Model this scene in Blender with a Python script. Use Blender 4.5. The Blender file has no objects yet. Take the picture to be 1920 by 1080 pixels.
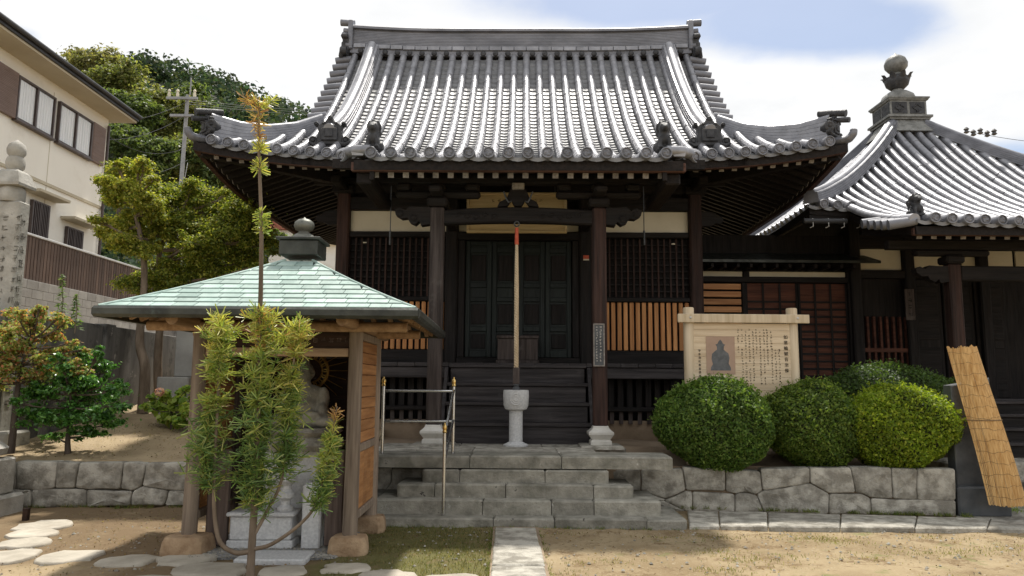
import bpy, bmesh, math, random
import numpy as np
from mathutils import Vector, Matrix
R = math.radians
random.seed(7); RNG = np.random.default_rng(7)
SC = bpy.context.scene
COL = SC.collection

# ------------------------------------------------------------------ camera
FPX = 1400.0                       # focal length in pixels of a 1920 px wide picture
YAW, PITCH, ROLL = R(0.558), R(7.33), R(0.4)
CAM = np.array([0.0, 0.0, 1.6])
_fh = np.array([math.sin(YAW), math.cos(YAW), 0]); _r0 = np.array([math.cos(YAW), -math.sin(YAW), 0]); _z = np.array([0, 0, 1.0])
CF = _fh*math.cos(PITCH) + _z*math.sin(PITCH); _u0 = _z*math.cos(PITCH) - _fh*math.sin(PITCH)
CR = _r0*math.cos(ROLL) + _u0*math.sin(ROLL); CU = _u0*math.cos(ROLL) - _r0*math.sin(ROLL)
cd = bpy.data.cameras.new('camera'); cam = bpy.data.objects.new('camera', cd); COL.objects.link(cam)
cd.sensor_width = 36; cd.lens = FPX*36/1920; cd.clip_end = 3000; cd.clip_start = .05
m = Matrix(((CR[0], CU[0], -CF[0], CAM[0]), (CR[1], CU[1], -CF[1], CAM[1]), (CR[2], CU[2], -CF[2], CAM[2]), (0, 0, 0, 1)))
cam.matrix_world = m; SC.camera = cam

# ------------------------------------------------------------------ world, sun, exposure
SUN_EL, SUN_AZ = R(64), R(10)       # sun high behind the hall
w = bpy.data.worlds.new('World'); SC.world = w; w.use_nodes = True
nt = w.node_tree; nt.nodes.clear(); N = nt.nodes.new; L = nt.links.new
out = N('ShaderNodeOutputWorld'); mixs = N('ShaderNodeMixShader'); b1 = N('ShaderNodeBackground'); b2 = N('ShaderNodeBackground')
sky = N('ShaderNodeTexSky'); sky.sky_type = 'NISHITA'; sky.sun_disc = False
sky.sun_elevation = SUN_EL; sky.sun_rotation = SUN_AZ; sky.air_density = 1.0; sky.dust_density = 1.5
b1.inputs[1].default_value = 0.10; L(sky.outputs[0], b1.inputs[0])
tc = N('ShaderNodeTexCoord'); sep = N('ShaderNodeSeparateXYZ'); L(tc.outputs['Generated'], sep.inputs[0])
def wm(op, a, b=None, clamp=False):
    n = N('ShaderNodeMath'); n.operation = op; n.use_clamp = clamp
    for i, q in enumerate((a, b)):
        if q is None: continue
        if isinstance(q, (int, float)): n.inputs[i].default_value = q
        else: L(q, n.inputs[i])
    return n.outputs[0]
# project the view direction on a cloud layer: (x, y) / (z + .12)
den = wm('ADD', wm('MAXIMUM', sep.outputs[2], 0.0), 0.12)
cx = wm('DIVIDE', sep.outputs[0], den); cy = wm('DIVIDE', sep.outputs[1], den)
comb = N('ShaderNodeCombineXYZ'); L(cx, comb.inputs[0]); L(cy, comb.inputs[1])
def wnoise(scale, detail, off):
    mp = N('ShaderNodeMapping'); mp.inputs['Location'].default_value = off; L(comb.outputs[0], mp.inputs[0])
    n = N('ShaderNodeTexNoise'); n.inputs['Scale'].default_value = scale; n.inputs['Detail'].default_value = detail
    n.inputs['Roughness'].default_value = .55; L(mp.outputs[0], n.inputs['Vector']); return n.outputs[0]
n1 = wnoise(1.1, 6, (3.1, 1.7, 0)); n2 = wnoise(4.0, 6, (9.1, 4.2, 0))
# openings in the cloud deck (positions on the layer) where the blue shows, edges torn by noise
def gap(gx, gy, rx, ry):
    dx = wm('DIVIDE', wm('SUBTRACT', cx, gx), rx); dy = wm('DIVIDE', wm('SUBTRACT', cy, gy), ry)
    return wm('SUBTRACT', 1.0, wm('SQRT', wm('ADD', wm('MULTIPLY', dx, dx), wm('MULTIPLY', dy, dy))))
g = wm('MAXIMUM', wm('MULTIPLY', gap(.66, 1.53, .38, .20), 1.4), gap(.28, 1.47, .50, .13))
for q in ((1.62, 2.10, .34, .17), (-1.12, 1.56, .14, .07), (1.9, -.2, .5, .6), (-1.2, -1.0, .8, .7), (1.3, -.9, .6, .5), (3.0, .6, 1.0, .5), (-2.8, .4, .8, .7)):
    g = wm('MAXIMUM', g, gap(*q))
gg = wm('ADD', wm('MULTIPLY', g, 1.15), wm('ADD', wm('MULTIPLY', wm('SUBTRACT', n1, .5), 1.5), wm('MULTIPLY', wm('SUBTRACT', n2, .5), 1.0)))
rmp = N('ShaderNodeMapRange'); rmp.interpolation_type = 'SMOOTHSTEP'
for i, q in enumerate((gg, -.05, .70, 1.0, .16)):
    if i: rmp.inputs[i].default_value = q
    else: L(q, rmp.inputs[0])
cr = N('ShaderNodeValToRGB'); L(n2, cr.inputs[0])
cr.color_ramp.elements[0].position = .3; cr.color_ramp.elements[0].color = (.88, .89, .90, 1)
cr.color_ramp.elements[1].position = .62; cr.color_ramp.elements[1].color = (1, 1, 1, 1)
L(cr.outputs[0], b2.inputs[0]); b2.inputs[1].default_value = .78
L(rmp.outputs[0], mixs.inputs[0]); L(b1.outputs[0], mixs.inputs[1]); L(b2.outputs[0], mixs.inputs[2]); L(mixs.outputs[0], out.inputs[0])

sl = bpy.data.lights.new('sun', 'SUN'); sl.energy = 4.0; sl.angle = R(2.6); sl.color = (1, .95, .87)
so = bpy.data.objects.new('sun', sl); COL.objects.link(so); so.location = (0, 20, 30)
sd = Vector((math.sin(SUN_AZ)*math.cos(SUN_EL), math.cos(SUN_AZ)*math.cos(SUN_EL), math.sin(SUN_EL)))
so.rotation_euler = sd.to_track_quat('Z', 'Y').to_euler()
vs = SC.view_settings; vs.view_transform = 'Standard'; vs.look = 'None'; vs.gamma = 1; vs.exposure = 0.45; vs.use_curve_mapping = False
SC.cycles.max_bounces = 6; SC.cycles.transparent_max_bounces = 8; SC.cycles.caustics_reflective = False; SC.cycles.caustics_refractive = False

# ------------------------------------------------------------------ measuring helpers: a photo pixel on a plane of the place
def _ray(x, y): return CR*(x-960)/FPX + CU*(540-y)/FPX + CF
def atY(x, y, Y): d = _ray(x, y); return CAM + d*(Y/d[1])
def atX(x, y, X): d = _ray(x, y); return CAM + d*(X/d[0])
def atZ(x, y, Z): d = _ray(x, y); return CAM + d*((Z-1.6)/d[2])
def onP(x, y, P, n):
    d = _ray(x, y); n = np.asarray(n, float); return CAM + d*(((np.asarray(P)-CAM)@n)/(d@n))
TA = R(-1.3); TL = np.array([.17, 10., 0]); _c, _s = math.cos(TA), math.sin(TA)
def w2t(P): d = np.asarray(P)-TL; return np.array([_c*d[0]+_s*d[1], -_s*d[0]+_c*d[1]+10, d[2]])
def t2w(P): x, y = P[0], P[1]-10; return np.array([_c*x-_s*y+TL[0], _s*x+_c*y+TL[1], P[2]])
def tY(x, y, Y):
    o = w2t(CAM); d = w2t(CAM+_ray(x, y))-o; return o+d*((Y-o[1])/d[1])
def tZ(x, y, Z): return w2t(atZ(x, y, Z))

# ------------------------------------------------------------------ mesh helpers
ORG = {}
def V(*a): return np.array(a, float)
def unit(a): a = np.asarray(a, float); return a/(np.linalg.norm(a)+1e-12)
class MB:
    def __init__(s): s.v = []; s.f = []; s.m = []; s.mi = 0
    def add(s, vs, fs):
        o = len(s.v); s.v += [tuple(map(float, q)) for q in vs]
        for f in fs: s.f.append(tuple(i+o for i in f)); s.m.append(s.mi)
        return s
    def box(s, x0, x1, y0, y1, z0, z1, b=0.0):
        c = ((x0+x1)/2, (y0+y1)/2, (z0+z1)/2); return s.obox(c, ((1, 0, 0), (0, 1, 0), (0, 0, 1)), (x1-x0, y1-y0, z1-z0), b)
    def obox(s, c, ax, size, b=0.0):
        c = np.asarray(c, float); ax = np.asarray(ax, float); h = np.asarray(size, float)/2
        if b <= 0:
            vs = [c+ax[0]*h[0]*i+ax[1]*h[1]*j+ax[2]*h[2]*k for i in (-1, 1) for j in (-1, 1) for k in (-1, 1)]
            return s.add(vs, [(0, 1, 3, 2), (4, 6, 7, 5), (0, 4, 5, 1), (2, 3, 7, 6), (0, 2, 6, 4), (1, 5, 7, 3)])
        b = min(b, h.min()*.9); vs = []; idx = {}
        for i in (-1, 1):
            for j in (-1, 1):
                for k in (-1, 1):
                    for a in range(3):
                        q = [h[0]-b, h[1]-b, h[2]-b]; q[a] = h[a]
                        idx[(i, j, k, a)] = len(vs); vs.append(c+ax[0]*q[0]*i+ax[1]*q[1]*j+ax[2]*q[2]*k)
        fs = []
        S = (-1, 1)
        for q in S:
            fs.append([idx[(q, j, k, 0)] for j, k in ((-1, -1), (1, -1), (1, 1), (-1, 1))][::q])
            fs.append([idx[(j, q, k, 1)] for j, k in ((-1, -1), (1, -1), (1, 1), (-1, 1))][::-q])
            fs.append([idx[(j, k, q, 2)] for j, k in ((-1, -1), (1, -1), (1, 1), (-1, 1))][::q])
        for i in S:
            for j in S:
                sg = i*j
                fs.append([idx[(i, j, -1, 0)], idx[(i, j, -1, 1)], idx[(i, j, 1, 1)], idx[(i, j, 1, 0)]][::sg])
                fs.append([idx[(i, -1, j, 0)], idx[(i, -1, j, 2)], idx[(i, 1, j, 2)], idx[(i, 1, j, 0)]][::-sg])
                fs.append([idx[(-1, i, j, 1)], idx[(-1, i, j, 2)], idx[(1, i, j, 2)], idx[(1, i, j, 1)]][::sg])
                for k in S: fs.append([idx[(i, j, k, 0)], idx[(i, j, k, 1)], idx[(i, j, k, 2)]][::i*j*k])
        return s.add(vs, [tuple(f) for f in fs])
    def beam(s, p0, p1, w, h, b=0.0, up=(0, 0, 1)):
        p0 = np.asarray(p0, float); p1 = np.asarray(p1, float); d = unit(p1-p0); a = np.cross(d, up)
        a = unit(a) if np.linalg.norm(a) > 1e-5 else V(1, 0, 0); u = np.cross(a, d)
        return s.obox((p0+p1)/2, (d, a, u), (np.linalg.norm(p1-p0), w, h), b)
    def tube(s, path, rad, n=8, caps=True, up=(0, 0, 1), sq=1.0):
        P = [np.asarray(p, float) for p in path]; K = len(P)
        rad = [rad]*K if np.isscalar(rad) else rad; vs = []; fs = []; pu = None
        for i in range(K):
            t = unit(P[min(i+1, K-1)]-P[max(i-1, 0)])
            if pu is None:
                u = np.cross(t, up); u = np.cross(t, (1, 0, 0)) if np.linalg.norm(u) < 1e-3 else u
            else: u = pu-t*(pu@t)
            u = unit(u); pu = u; w_ = np.cross(t, u)
            for j in range(n):
                a = 2*math.pi*j/n; vs.append(P[i]+rad[i]*(u*math.cos(a)+w_*math.sin(a)*sq))
        for i in range(K-1):
            for j in range(n):
                a, b = i*n+j, i*n+(j+1) % n; fs.append((a, b, b+n, a+n))
        if caps: fs.append(tuple(range(n))[::-1]); fs.append(tuple(range((K-1)*n, K*n)))
        return s.add(vs, fs)
    def lathe(s, prof, c=(0, 0, 0), n=20, ax=None, ph=0.0):
        ax = np.asarray(ax if ax is not None else ((1, 0, 0), (0, 1, 0), (0, 0, 1)), float); c = np.asarray(c, float); vs = []; fs = []
        for r, z in prof:
            for j in range(n):
                a = 2*math.pi*j/n+ph; vs.append(c+ax[0]*r*math.cos(a)+ax[1]*r*math.sin(a)+ax[2]*z)
        for i in range(len(prof)-1):
            for j in range(n):
                a, b = i*n+j, i*n+(j+1) % n; fs.append((a, b, b+n, a+n))
        fs.append(tuple(range(n))[::-1]); fs.append(tuple(range((len(prof)-1)*n, len(prof)*n)))
        return s.add(vs, fs)
    def prism(s, pts, o, u, v, w_, b=0.0):
        """closed outline pts (2D, counter-clockwise in u,v) extruded along w_; b bevels the far face"""
        o, u, v, w_ = (np.asarray(q, float) for q in (o, u, v, w_)); n = len(pts); P = np.asarray(pts, float)
        vs = [o+u*a+v*c for a, c in P]
        if b > 0:
            vs += [o+u*a+v*c+w_*(1-b/np.linalg.norm(w_)) for a, c in P]
            ctr = P.mean(0); e = []
            for i in range(n):
                d0 = unit(P[i]-P[i-1]); d1 = unit(P[(i+1) % n]-P[i]); n0 = V(-d0[1], d0[0]); n1_ = V(-d1[1], d1[0])
                k = 1+n0@n1_; e.append(P[i]+(n0+n1_)*(b/max(k, .35)))
            vs += [o+u*a+v*c+w_ for a, c in e]; rings = 3
        else: vs += [o+u*a+v*c+w_ for a, c in P]; rings = 2
        fs = [tuple(range(n))[::-1], tuple(range((rings-1)*n, rings*n))]
        for r_ in range(rings-1):
            for i in range(n):
                a, c = r_*n+i, r_*n+(i+1) % n; fs.append((a, c, c+n, a+n))
        return s.add(vs, fs)
    def sweep(s, profs, frames, caps=True):
        """profs: closed 2D outlines (one, or one per frame); frames: (pos, side, up)"""
        one = np.asarray(profs[0]).ndim == 1; n = len(profs if one else profs[0]); vs = []; fs = []
        for i, (p, a, u) in enumerate(frames):
            pr = profs if one else profs[i]
            p, a, u = (np.asarray(q, float) for q in (p, a, u)); vs += [p+a*x+u*y for x, y in pr]
        K = len(frames)
        for i in range(K-1):
            for j in range(n):
                a, b = i*n+j, i*n+(j+1) % n; fs.append((a, b, b+n, a+n))
        if caps: fs.append(tuple(range(n))[::-1]); fs.append(tuple(range((K-1)*n, K*n)))
        return s.add(vs, fs)
    def mesh(s, name, mats, smooth=None, org=(0, 0, 0), fix=True):
        me = bpy.data.meshes.new(name); o = np.asarray(org, float)
        vv = np.asarray(s.v, float).reshape(-1, 3)-o
        me.from_pydata(vv.tolist(), [], s.f)
        for q in (mats if isinstance(mats, (list, tuple)) else [mats]): me.materials.append(q)
        if any(s.m): me.polygons.foreach_set('material_index', s.m)
        if fix:
            bm = bmesh.new(); bm.from_mesh(me); bmesh.ops.recalc_face_normals(bm, faces=bm.faces); bm.to_mesh(me); bm.free()
        if smooth is not None:
            me.polygons.foreach_set('use_smooth', [True]*len(me.polygons)); me.set_sharp_from_angle(angle=R(smooth))
        me.update(); return me
    def build(s, name, mats, parent=None, smooth=None, kind=None, fix=True):
        org = ORG.get(parent.name, (0, 0, 0)) if parent else (0, 0, 0)
        o = bpy.data.objects.new(name, s.mesh(name, mats, smooth, org, fix)); COL.objects.link(o)
        if parent: o.parent = parent; ORG[o.name] = org
        if kind: o['kind'] = kind
        return o
def thing(name, label, cat, loc=(0, 0, 0), rz=0.0, group=None, org=None):
    """Empty at a thing's base. Parts are written in coordinates whose point org falls on that base (default: world)"""
    o = bpy.data.objects.new(name, None); COL.objects.link(o); o.location = tuple(map(float, loc)); o.rotation_euler = (0, 0, rz)
    o.empty_display_size = .2; o['label'] = label; o['category'] = cat
    if group: o['group'] = group
    ORG[o.name] = tuple(map(float, loc if org is None else org)); return o
def tag(o, label, cat, group=None):
    o['label'] = label; o['category'] = cat
    if group: o['group'] = group
    return o
def solo(mb, name, mats, label, cat, base, smooth=None, group=None):
    """a thing that is one mesh, its origin at base"""
    o = bpy.data.objects.new(name, mb.mesh(name, mats, smooth, base)); COL.objects.link(o); o.location = tuple(map(float, base))
    return tag(o, label, cat, group)
def inst(name, me, parent, loc, rot=None, scale=None):
    o = bpy.data.objects.new(name, me); COL.objects.link(o); org = np.asarray(ORG.get(parent.name, (0, 0, 0)) if parent else (0, 0, 0))
    o.location = tuple(np.asarray(loc, float)-org)
    if rot is not None: o.rotation_euler = rot
    if scale is not None: o.scale = scale
    if parent: o.parent = parent; ORG[o.name] = ORG.get(parent.name, (0, 0, 0))
    return o
def struct(o): o['kind'] = 'structure'; return o
def copy_tree(src, loc, rz=None, label=None):
    r = src.copy(); COL.objects.link(r); r.location = tuple(map(float, loc))
    if rz is not None: r.rotation_euler = (0, 0, rz)
    if label: r['label'] = label
    for ch in [o for o in bpy.data.objects if o.parent == src]:
        c = ch.copy(); COL.objects.link(c); c.parent = r
        for gch in [o for o in bpy.data.objects if o.parent == ch]:
            d = gch.copy(); COL.objects.link(d); d.parent = c
    return r
def cubic(pts, n):
    """smooth open curve through pts"""
    P = [np.asarray(p, float) for p in pts]; P = [2*P[0]-P[1]]+P+[2*P[-1]-P[-2]]; o = []
    for i in range(1, len(P)-2):
        for j in range(n):
            t = j/n; a, b, c, d = P[i-1:i+3]
            o.append(.5*(2*b+(c-a)*t+(2*a-5*b+4*c-d)*t*t+(3*b-a-3*c+d)*t**3))
    return o+[P[-2]]
def leaf_mesh(name, mat, P, Nn, size, cols, aspect=.5, parent=None, tilt=.6, kind=None, droop=0.0, Tdir=None):
    """many small pointed leaves in one mesh: P centres, Nn facing, cols one colour each"""
    n = len(P); Nn = Nn+RNG.normal(0, tilt, (n, 3)); Nn /= np.linalg.norm(Nn, axis=1)[:, None]+1e-9
    T = RNG.normal(0, 1, (n, 3)) if Tdir is None else Tdir+RNG.normal(0, .25, (n, 3)); T[:, 2] -= droop
    T -= Nn*(T*Nn).sum(1)[:, None]; T /= np.linalg.norm(T, axis=1)[:, None]+1e-9; B = np.cross(Nn, T)
    s_ = size*RNG.uniform(.65, 1.3, n)[:, None]
    org = np.asarray(ORG.get(parent.name, (0, 0, 0)) if parent else (0, 0, 0)); Q = P-org
    v = np.empty((n, 4, 3)); v[:, 0] = Q-T*s_; v[:, 1] = Q+B*s_*aspect-T*s_*.1+Nn*s_*.12; v[:, 2] = Q+T*s_; v[:, 3] = Q-B*s_*aspect-T*s_*.1+Nn*s_*.12
    return quads(name, mat, v.reshape(-1, 3), n, cols, parent, kind)
def quads(name, mat, v, n, cols, parent=None, kind=None):
    me = bpy.data.meshes.new(name); me.vertices.add(n*4); me.loops.add(n*4); me.polygons.add(n)
    me.vertices.foreach_set('co', np.ascontiguousarray(v, np.float32).ravel()); me.loops.foreach_set('vertex_index', np.arange(n*4, dtype=np.int32))
    me.polygons.foreach_set('loop_start', np.arange(0, n*4, 4, dtype=np.int32)); me.polygons.foreach_set('loop_total', np.full(n, 4, np.int32))
    a = me.attributes.new('lc', 'FLOAT_COLOR', 'FACE'); c4 = np.ones((n, 4), np.float32); c4[:, :3] = cols; a.data.foreach_set('color', c4.ravel())
    me.materials.append(mat); me.update(calc_edges=True)
    o = bpy.data.objects.new(name, me); COL.objects.link(o)
    if parent: o.parent = parent; ORG[o.name] = ORG.get(parent.name, (0, 0, 0))
    if kind: o['kind'] = kind
    return o
def pal(n, cs, var=.15, w_=None):
    c = np.asarray(cs, float)[RNG.choice(len(cs), n, p=w_)]; return np.clip(c*RNG.uniform(1-var, 1+var, (n, 1))*RNG.uniform(.93, 1.07, (n, 3)), 0, 1)
def sph(n):
    d = RNG.normal(0, 1, (n, 3)); return d/np.linalg.norm(d, axis=1)[:, None]
def remesh_obj(name, balls, mat, parent, voxel=.02, smooth=2):
    """one continuous body grown from overlapping ellipsoids (centre, radii[, rotation z])"""
    bm = bmesh.new(); org = np.asarray(ORG.get(parent.name, (0, 0, 0)) if parent else (0, 0, 0))
    for q in balls:
        c = np.asarray(q[0], float)-org; r_ = q[1] if not np.isscalar(q[1]) else (q[1],)*3
        M = Matrix.Translation(c)
        if len(q) > 2: M = M @ q[2].to_matrix().to_4x4()
        bmesh.ops.create_icosphere(bm, subdivisions=3, radius=1, matrix=M @ Matrix.Diagonal((*r_, 1)))
    me = bpy.data.meshes.new(name); bm.to_mesh(me); bm.free(); me.materials.append(mat)
    o = bpy.data.objects.new(name, me); COL.objects.link(o)
    rm = o.modifiers.new('remesh', 'REMESH'); rm.mode = 'VOXEL'; rm.voxel_size = voxel; rm.use_smooth_shade = True
    sm = o.modifiers.new('smooth', 'SMOOTH'); sm.iterations = smooth; sm.factor = .5
    if parent: o.parent = parent; ORG[o.name] = ORG.get(parent.name, (0, 0, 0))
    return o
# ------------------------------------------------------------------ materials
def mat(name, c1, c2, scale=4.0, rough=.7, bump=.25, bscale=None, metallic=0.0, rnd=.12, spec=.4, stretch=(1, 1, 1), spot=None, band=None, coat=0.0, lo=.35, hi=.65, rvar=.12):
    M = bpy.data.materials.new(name); M.use_nodes = True; t = M.node_tree; N_ = t.nodes.new; L_ = t.links.new
    p = t.nodes['Principled BSDF']; tc_ = N_('ShaderNodeTexCoord'); oi = N_('ShaderNodeObjectInfo'); mp = N_('ShaderNodeMapping'); mp.inputs['Scale'].default_value = stretch
    ad = N_('ShaderNodeVectorMath'); ad.operation = 'ADD'; cm = N_('ShaderNodeVectorMath'); cm.operation = 'SCALE'; cm.inputs[0].default_value = (17, 31, 23)
    L_(oi.outputs['Random'], cm.inputs['Scale']); L_(tc_.outputs['Object'], ad.inputs[0]); L_(cm.outputs[0], ad.inputs[1]); L_(ad.outputs[0], mp.inputs[0])
    def noise(s_, d=8.0, r_=.6, vec=mp.outputs[0]):
        n = N_('ShaderNodeTexNoise'); n.inputs['Scale'].default_value = s_; n.inputs['Detail'].default_value = d; n.inputs['Roughness'].default_value = r_; L_(vec, n.inputs['Vector']); return n.outputs[0]
    n0 = noise(scale); rp = N_('ShaderNodeValToRGB'); L_(n0, rp.inputs[0]); e = rp.color_ramp.elements
    e[0].position = lo; e[0].color = (*c1, 1); e[1].position = hi; e[1].color = (*c2, 1); colo = rp.outputs[0]
    if spot:   # (colour, scale, threshold, softness) lichen, stains, wear
        for sc_, s2, th, sf in ([spot] if not isinstance(spot[0][0], (tuple, list)) else spot):
            ns = noise(s2, 6, .7, ad.outputs[0]); mr = N_('ShaderNodeMapRange'); mr.inputs[1].default_value = th; mr.inputs[2].default_value = th+sf; L_(ns, mr.inputs[0])
            mx = N_('ShaderNodeMix'); mx.data_type = 'RGBA'; L_(mr.outputs[0], mx.inputs[0]); L_(colo, mx.inputs[6]); mx.inputs[7].default_value = (*sc_, 1); colo = mx.outputs[2]
    hs = N_('ShaderNodeHueSaturation'); L_(colo, hs.inputs['Color']); mr = N_('ShaderNodeMapRange'); L_(oi.outputs['Random'], mr.inputs[0])
    mr.inputs[3].default_value = 1-rnd; mr.inputs[4].default_value = 1+rnd; L_(mr.outputs[0], hs.inputs['Value']); L_(hs.outputs[0], p.inputs['Base Color'])
    p.inputs['Metallic'].default_value = metallic; p.inputs['Specular IOR Level'].default_value = spec
    nr = noise(scale*2.3, 4); mr2 = N_('ShaderNodeMapRange'); L_(nr, mr2.inputs[0]); mr2.inputs[1].default_value = .3; mr2.inputs[2].default_value = .7
    mr2.inputs[3].default_value = max(.02, rough-rvar); mr2.inputs[4].default_value = min(1, rough+rvar); L_(mr2.outputs[0], p.inputs['Roughness'])
    if coat: p.inputs['Coat Weight'].default_value = coat
    if bump:
        nb = noise(bscale or scale*4, 8, .65); bp = N_('ShaderNodeBump'); bp.inputs['Strength'].default_value = bump; bp.inputs['Distance'].default_value = .02
        L_(nb, bp.inputs['Height']); L_(bp.outputs[0], p.inputs['Normal'])
    return M
def leafmat(name, trans=.48, rough=.5, spec=.3, tr_tint=(1.35, 1.4, .6)):
    M = bpy.data.materials.new(name); M.use_nodes = True; t = M.node_tree; N_ = t.nodes.new; L_ = t.links.new; p = t.nodes['Principled BSDF']; o = t.nodes['Material Output']
    at = N_('ShaderNodeAttribute'); at.attribute_name = 'lc'; L_(at.outputs['Color'], p.inputs['Base Color']); p.inputs['Roughness'].default_value = rough; p.inputs['Specular IOR Level'].default_value = spec
    tr = N_('ShaderNodeBsdfTranslucent'); mu = N_('ShaderNodeMix'); mu.data_type = 'RGBA'; mu.blend_type = 'MULTIPLY'; mu.inputs[0].default_value = 1; L_(at.outputs['Color'], mu.inputs[6]); mu.inputs[7].default_value = (*tr_tint, 1)
    L_(mu.outputs[2], tr.inputs[0]); mx = N_('ShaderNodeMixShader'); mx.inputs[0].default_value = trans; L_(p.outputs[0], mx.inputs[1]); L_(tr.outputs[0], mx.inputs[2]); L_(mx.outputs[0], o.inputs[0]); return M
def wood(name, c1, c2, ax='z', rough=.75, bump=.35, rnd=.18, sc=6.0, spot=None, spec=.3):
    st = {'x': (.06, 1, 1), 'y': (1, .06, 1), 'z': (1, 1, .06)}[ax]
    return mat(name, c1, c2, sc*3, rough, bump, sc*9, rnd=rnd, stretch=st, spot=spot, spec=spec)
M = {}
M['tile'] = mat('smoked_tile', (.215, .217, .235), (.335, .337, .36), 5, .41, .12, 30, rnd=.10, spec=.5, metallic=.40, spot=((.15, .15, .155), 2.2, .60, .2), rvar=.08)
M['pan'] = mat('smoked_pan_tile', (.17, .17, .175), (.27, .27, .275), 7, .52, .15, 30, rnd=.08, spec=.45, metallic=.15, spot=((.11, .11, .11), 1.6, .56, .2), rvar=.08)
M['tile_dark'] = mat('smoked_tile_ornament', (.018, .018, .02), (.06, .06, .064), 9, .6, .4, 40, rnd=.1, spec=.5, spot=((.15, .15, .145), 14, .62, .15))
M['noshi'] = mat('ridge_tile_grey', (.145, .148, .165), (.24, .243, .268), 4, .5, .2, 26, rnd=.08, spec=.4, metallic=.2, stretch=(.4, 1, 1), spot=((.10, .10, .10), 5, .62, .2))
M['dark_z'] = wood('dark_timber_upright', (.005, .004, .0036), (.017, .0128, .011), 'z')
M['dark_x'] = wood('dark_timber_level', (.005, .004, .0036), (.017, .0128, .011), 'x')
M['dark_y'] = wood('dark_timber_deep', (.006, .0045, .004), (.018, .013, .011), 'y')
M['red_x'] = wood('eave_board', (.045, .022, .016), (.10, .05, .036), 'x')
M['pillar'] = wood('weathered_pillar', (.028, .02, .017), (.085, .067, .06), 'z', spot=((.15, .135, .125), 1.3, .56, .2))
M['pillar_red'] = wood('brown_pillar', (.018, .0095, .0075), (.055, .028, .021), 'z')
M['stair'] = wood('worn_stair_wood', (.018, .015, .0155), (.055, .048, .048), 'x', spot=((.11, .10, .098), 2.5, .6, .2), rough=.6)
M['rafter'] = wood('rafter_wood', (.006, .0043, .0037), (.016, .0115, .0095), 'y')
M['tip'] = mat('rafter_end_grain', (.16, .14, .125), (.30, .275, .25), 20, .85, .3, rnd=.2)
M['amber'] = wood('amber_slat', (.38, .155, .05), (.62, .30, .115), 'z', rnd=.2, rough=.6)
M['amber_x'] = wood('amber_slat_level', (.34, .15, .06), (.56, .28, .12), 'x', rnd=.15, rough=.6)
M['redwood_x'] = wood('red_lattice_board', (.05, .018, .011), (.12, .045, .026), 'x', rnd=.15)
M['door'] = wood('green_black_door', (.005, .008, .007), (.013, .019, .016), 'z', rough=.55)
M['plaster'] = mat('cream_plaster', (.62, .56, .42), (.72, .66, .52), 1.5, .9, .08, 30, rnd=.05, spot=((.45, .38, .26), 2.0, .64, .25))
M['gold'] = wood('gilt_plaque_board', (.50, .37, .18), (.66, .51, .28), 'x', rnd=.05, rough=.45)
M['stone'] = mat('grey_granite', (.23, .213, .178), (.46, .435, .375), 6, .85, .9, 34, rnd=.17, lo=.40, hi=.60, spot=[((.17, .158, .128), 2.4, .56, .16), ((.45, .43, .385), 9, .62, .07), ((.06, .056, .05), 16, .66, .05)])
M['stone_step'] = mat('mossy_step_stone', (.175, .167, .138), (.37, .352, .30), 4.5, .85, .8, 34, rnd=.16, lo=.36, hi=.64, spot=[((.135, .133, .10), 1.6, .53, .2), ((.06, .055, .048), 9, .64, .05), ((.42, .41, .365), 11, .65, .05)])
M['stone_pale'] = mat('pale_stone', (.50, .48, .43), (.64, .62, .57), 4, .85, .25, 30, rnd=.05, spot=((.36, .34, .29), 3, .6, .2))
M['granite_white'] = mat('white_speckled_granite', (.46, .46, .46), (.62, .62, .61), 40, .7, .15, 60, rnd=.03, spot=((.33, .32, .31), 3, .62, .2))
M['stone_old'] = mat('old_carved_stone', (.30, .285, .25), (.48, .46, .41), 3, .9, .55, 24, rnd=.05, spot=[((.19, .18, .15), 2, .55, .2), ((.12, .11, .10), 9, .66, .08)])
M['stele'] = mat('dark_slate', (.045, .05, .055), (.10, .105, .11), 3, .45, .2, 20, rnd=.05)
M['stepstone'] = mat('stepping_stone', (.34, .305, .245), (.50, .455, .375), 3.5, .85, .4, 25, rnd=.12, spot=((.30, .25, .19), 2.4, .58, .2))
M['clay'] = mat('tan_sandstone_block', (.27, .17, .095), (.48, .34, .21), 7, .9, 1.0, 24, rnd=.12, spot=((.22, .17, .12), 3, .6, .2))
M['copper'] = mat('verdigris_copper', (.245, .345, .31), (.385, .49, .445), 3, .62, .2, 20, rnd=.2, spec=.4, stretch=(1.6, .5, .5), spot=[((.20, .29, .26), 3, .56, .2), ((.42, .40, .33), 2.2, .66, .1), ((.47, .57, .525), 9, .64, .1)])
M['copper_dark'] = mat('browned_copper', (.028, .03, .026), (.065, .068, .058), 5, .45, .2, 20, metallic=.4, rnd=.06, spot=((.10, .135, .118), 4, .6, .2))
M['hut_z'] = wood('hut_post_wood', (.16, .12, .09), (.34, .27, .205), 'z', spot=((.10, .075, .06), 2, .58, .25))
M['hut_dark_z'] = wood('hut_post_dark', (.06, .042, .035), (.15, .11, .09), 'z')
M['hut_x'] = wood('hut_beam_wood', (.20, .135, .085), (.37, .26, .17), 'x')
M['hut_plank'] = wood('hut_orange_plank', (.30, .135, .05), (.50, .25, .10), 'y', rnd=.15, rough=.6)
M['hut_plank_in'] = wood('hut_inner_plank', (.018, .009, .006), (.04, .02, .012), 'x')  # interior shade put into the wood, far darker than the outer planks
M['hut_raft'] = wood('hut_rafter_wood', (.26, .16, .09), (.42, .28, .17), 'y')
M['sign'] = wood('pale_sign_board', (.54, .42, .28), (.68, .56, .40), 'x', rnd=.05, rough=.65, bump=.15)
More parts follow.
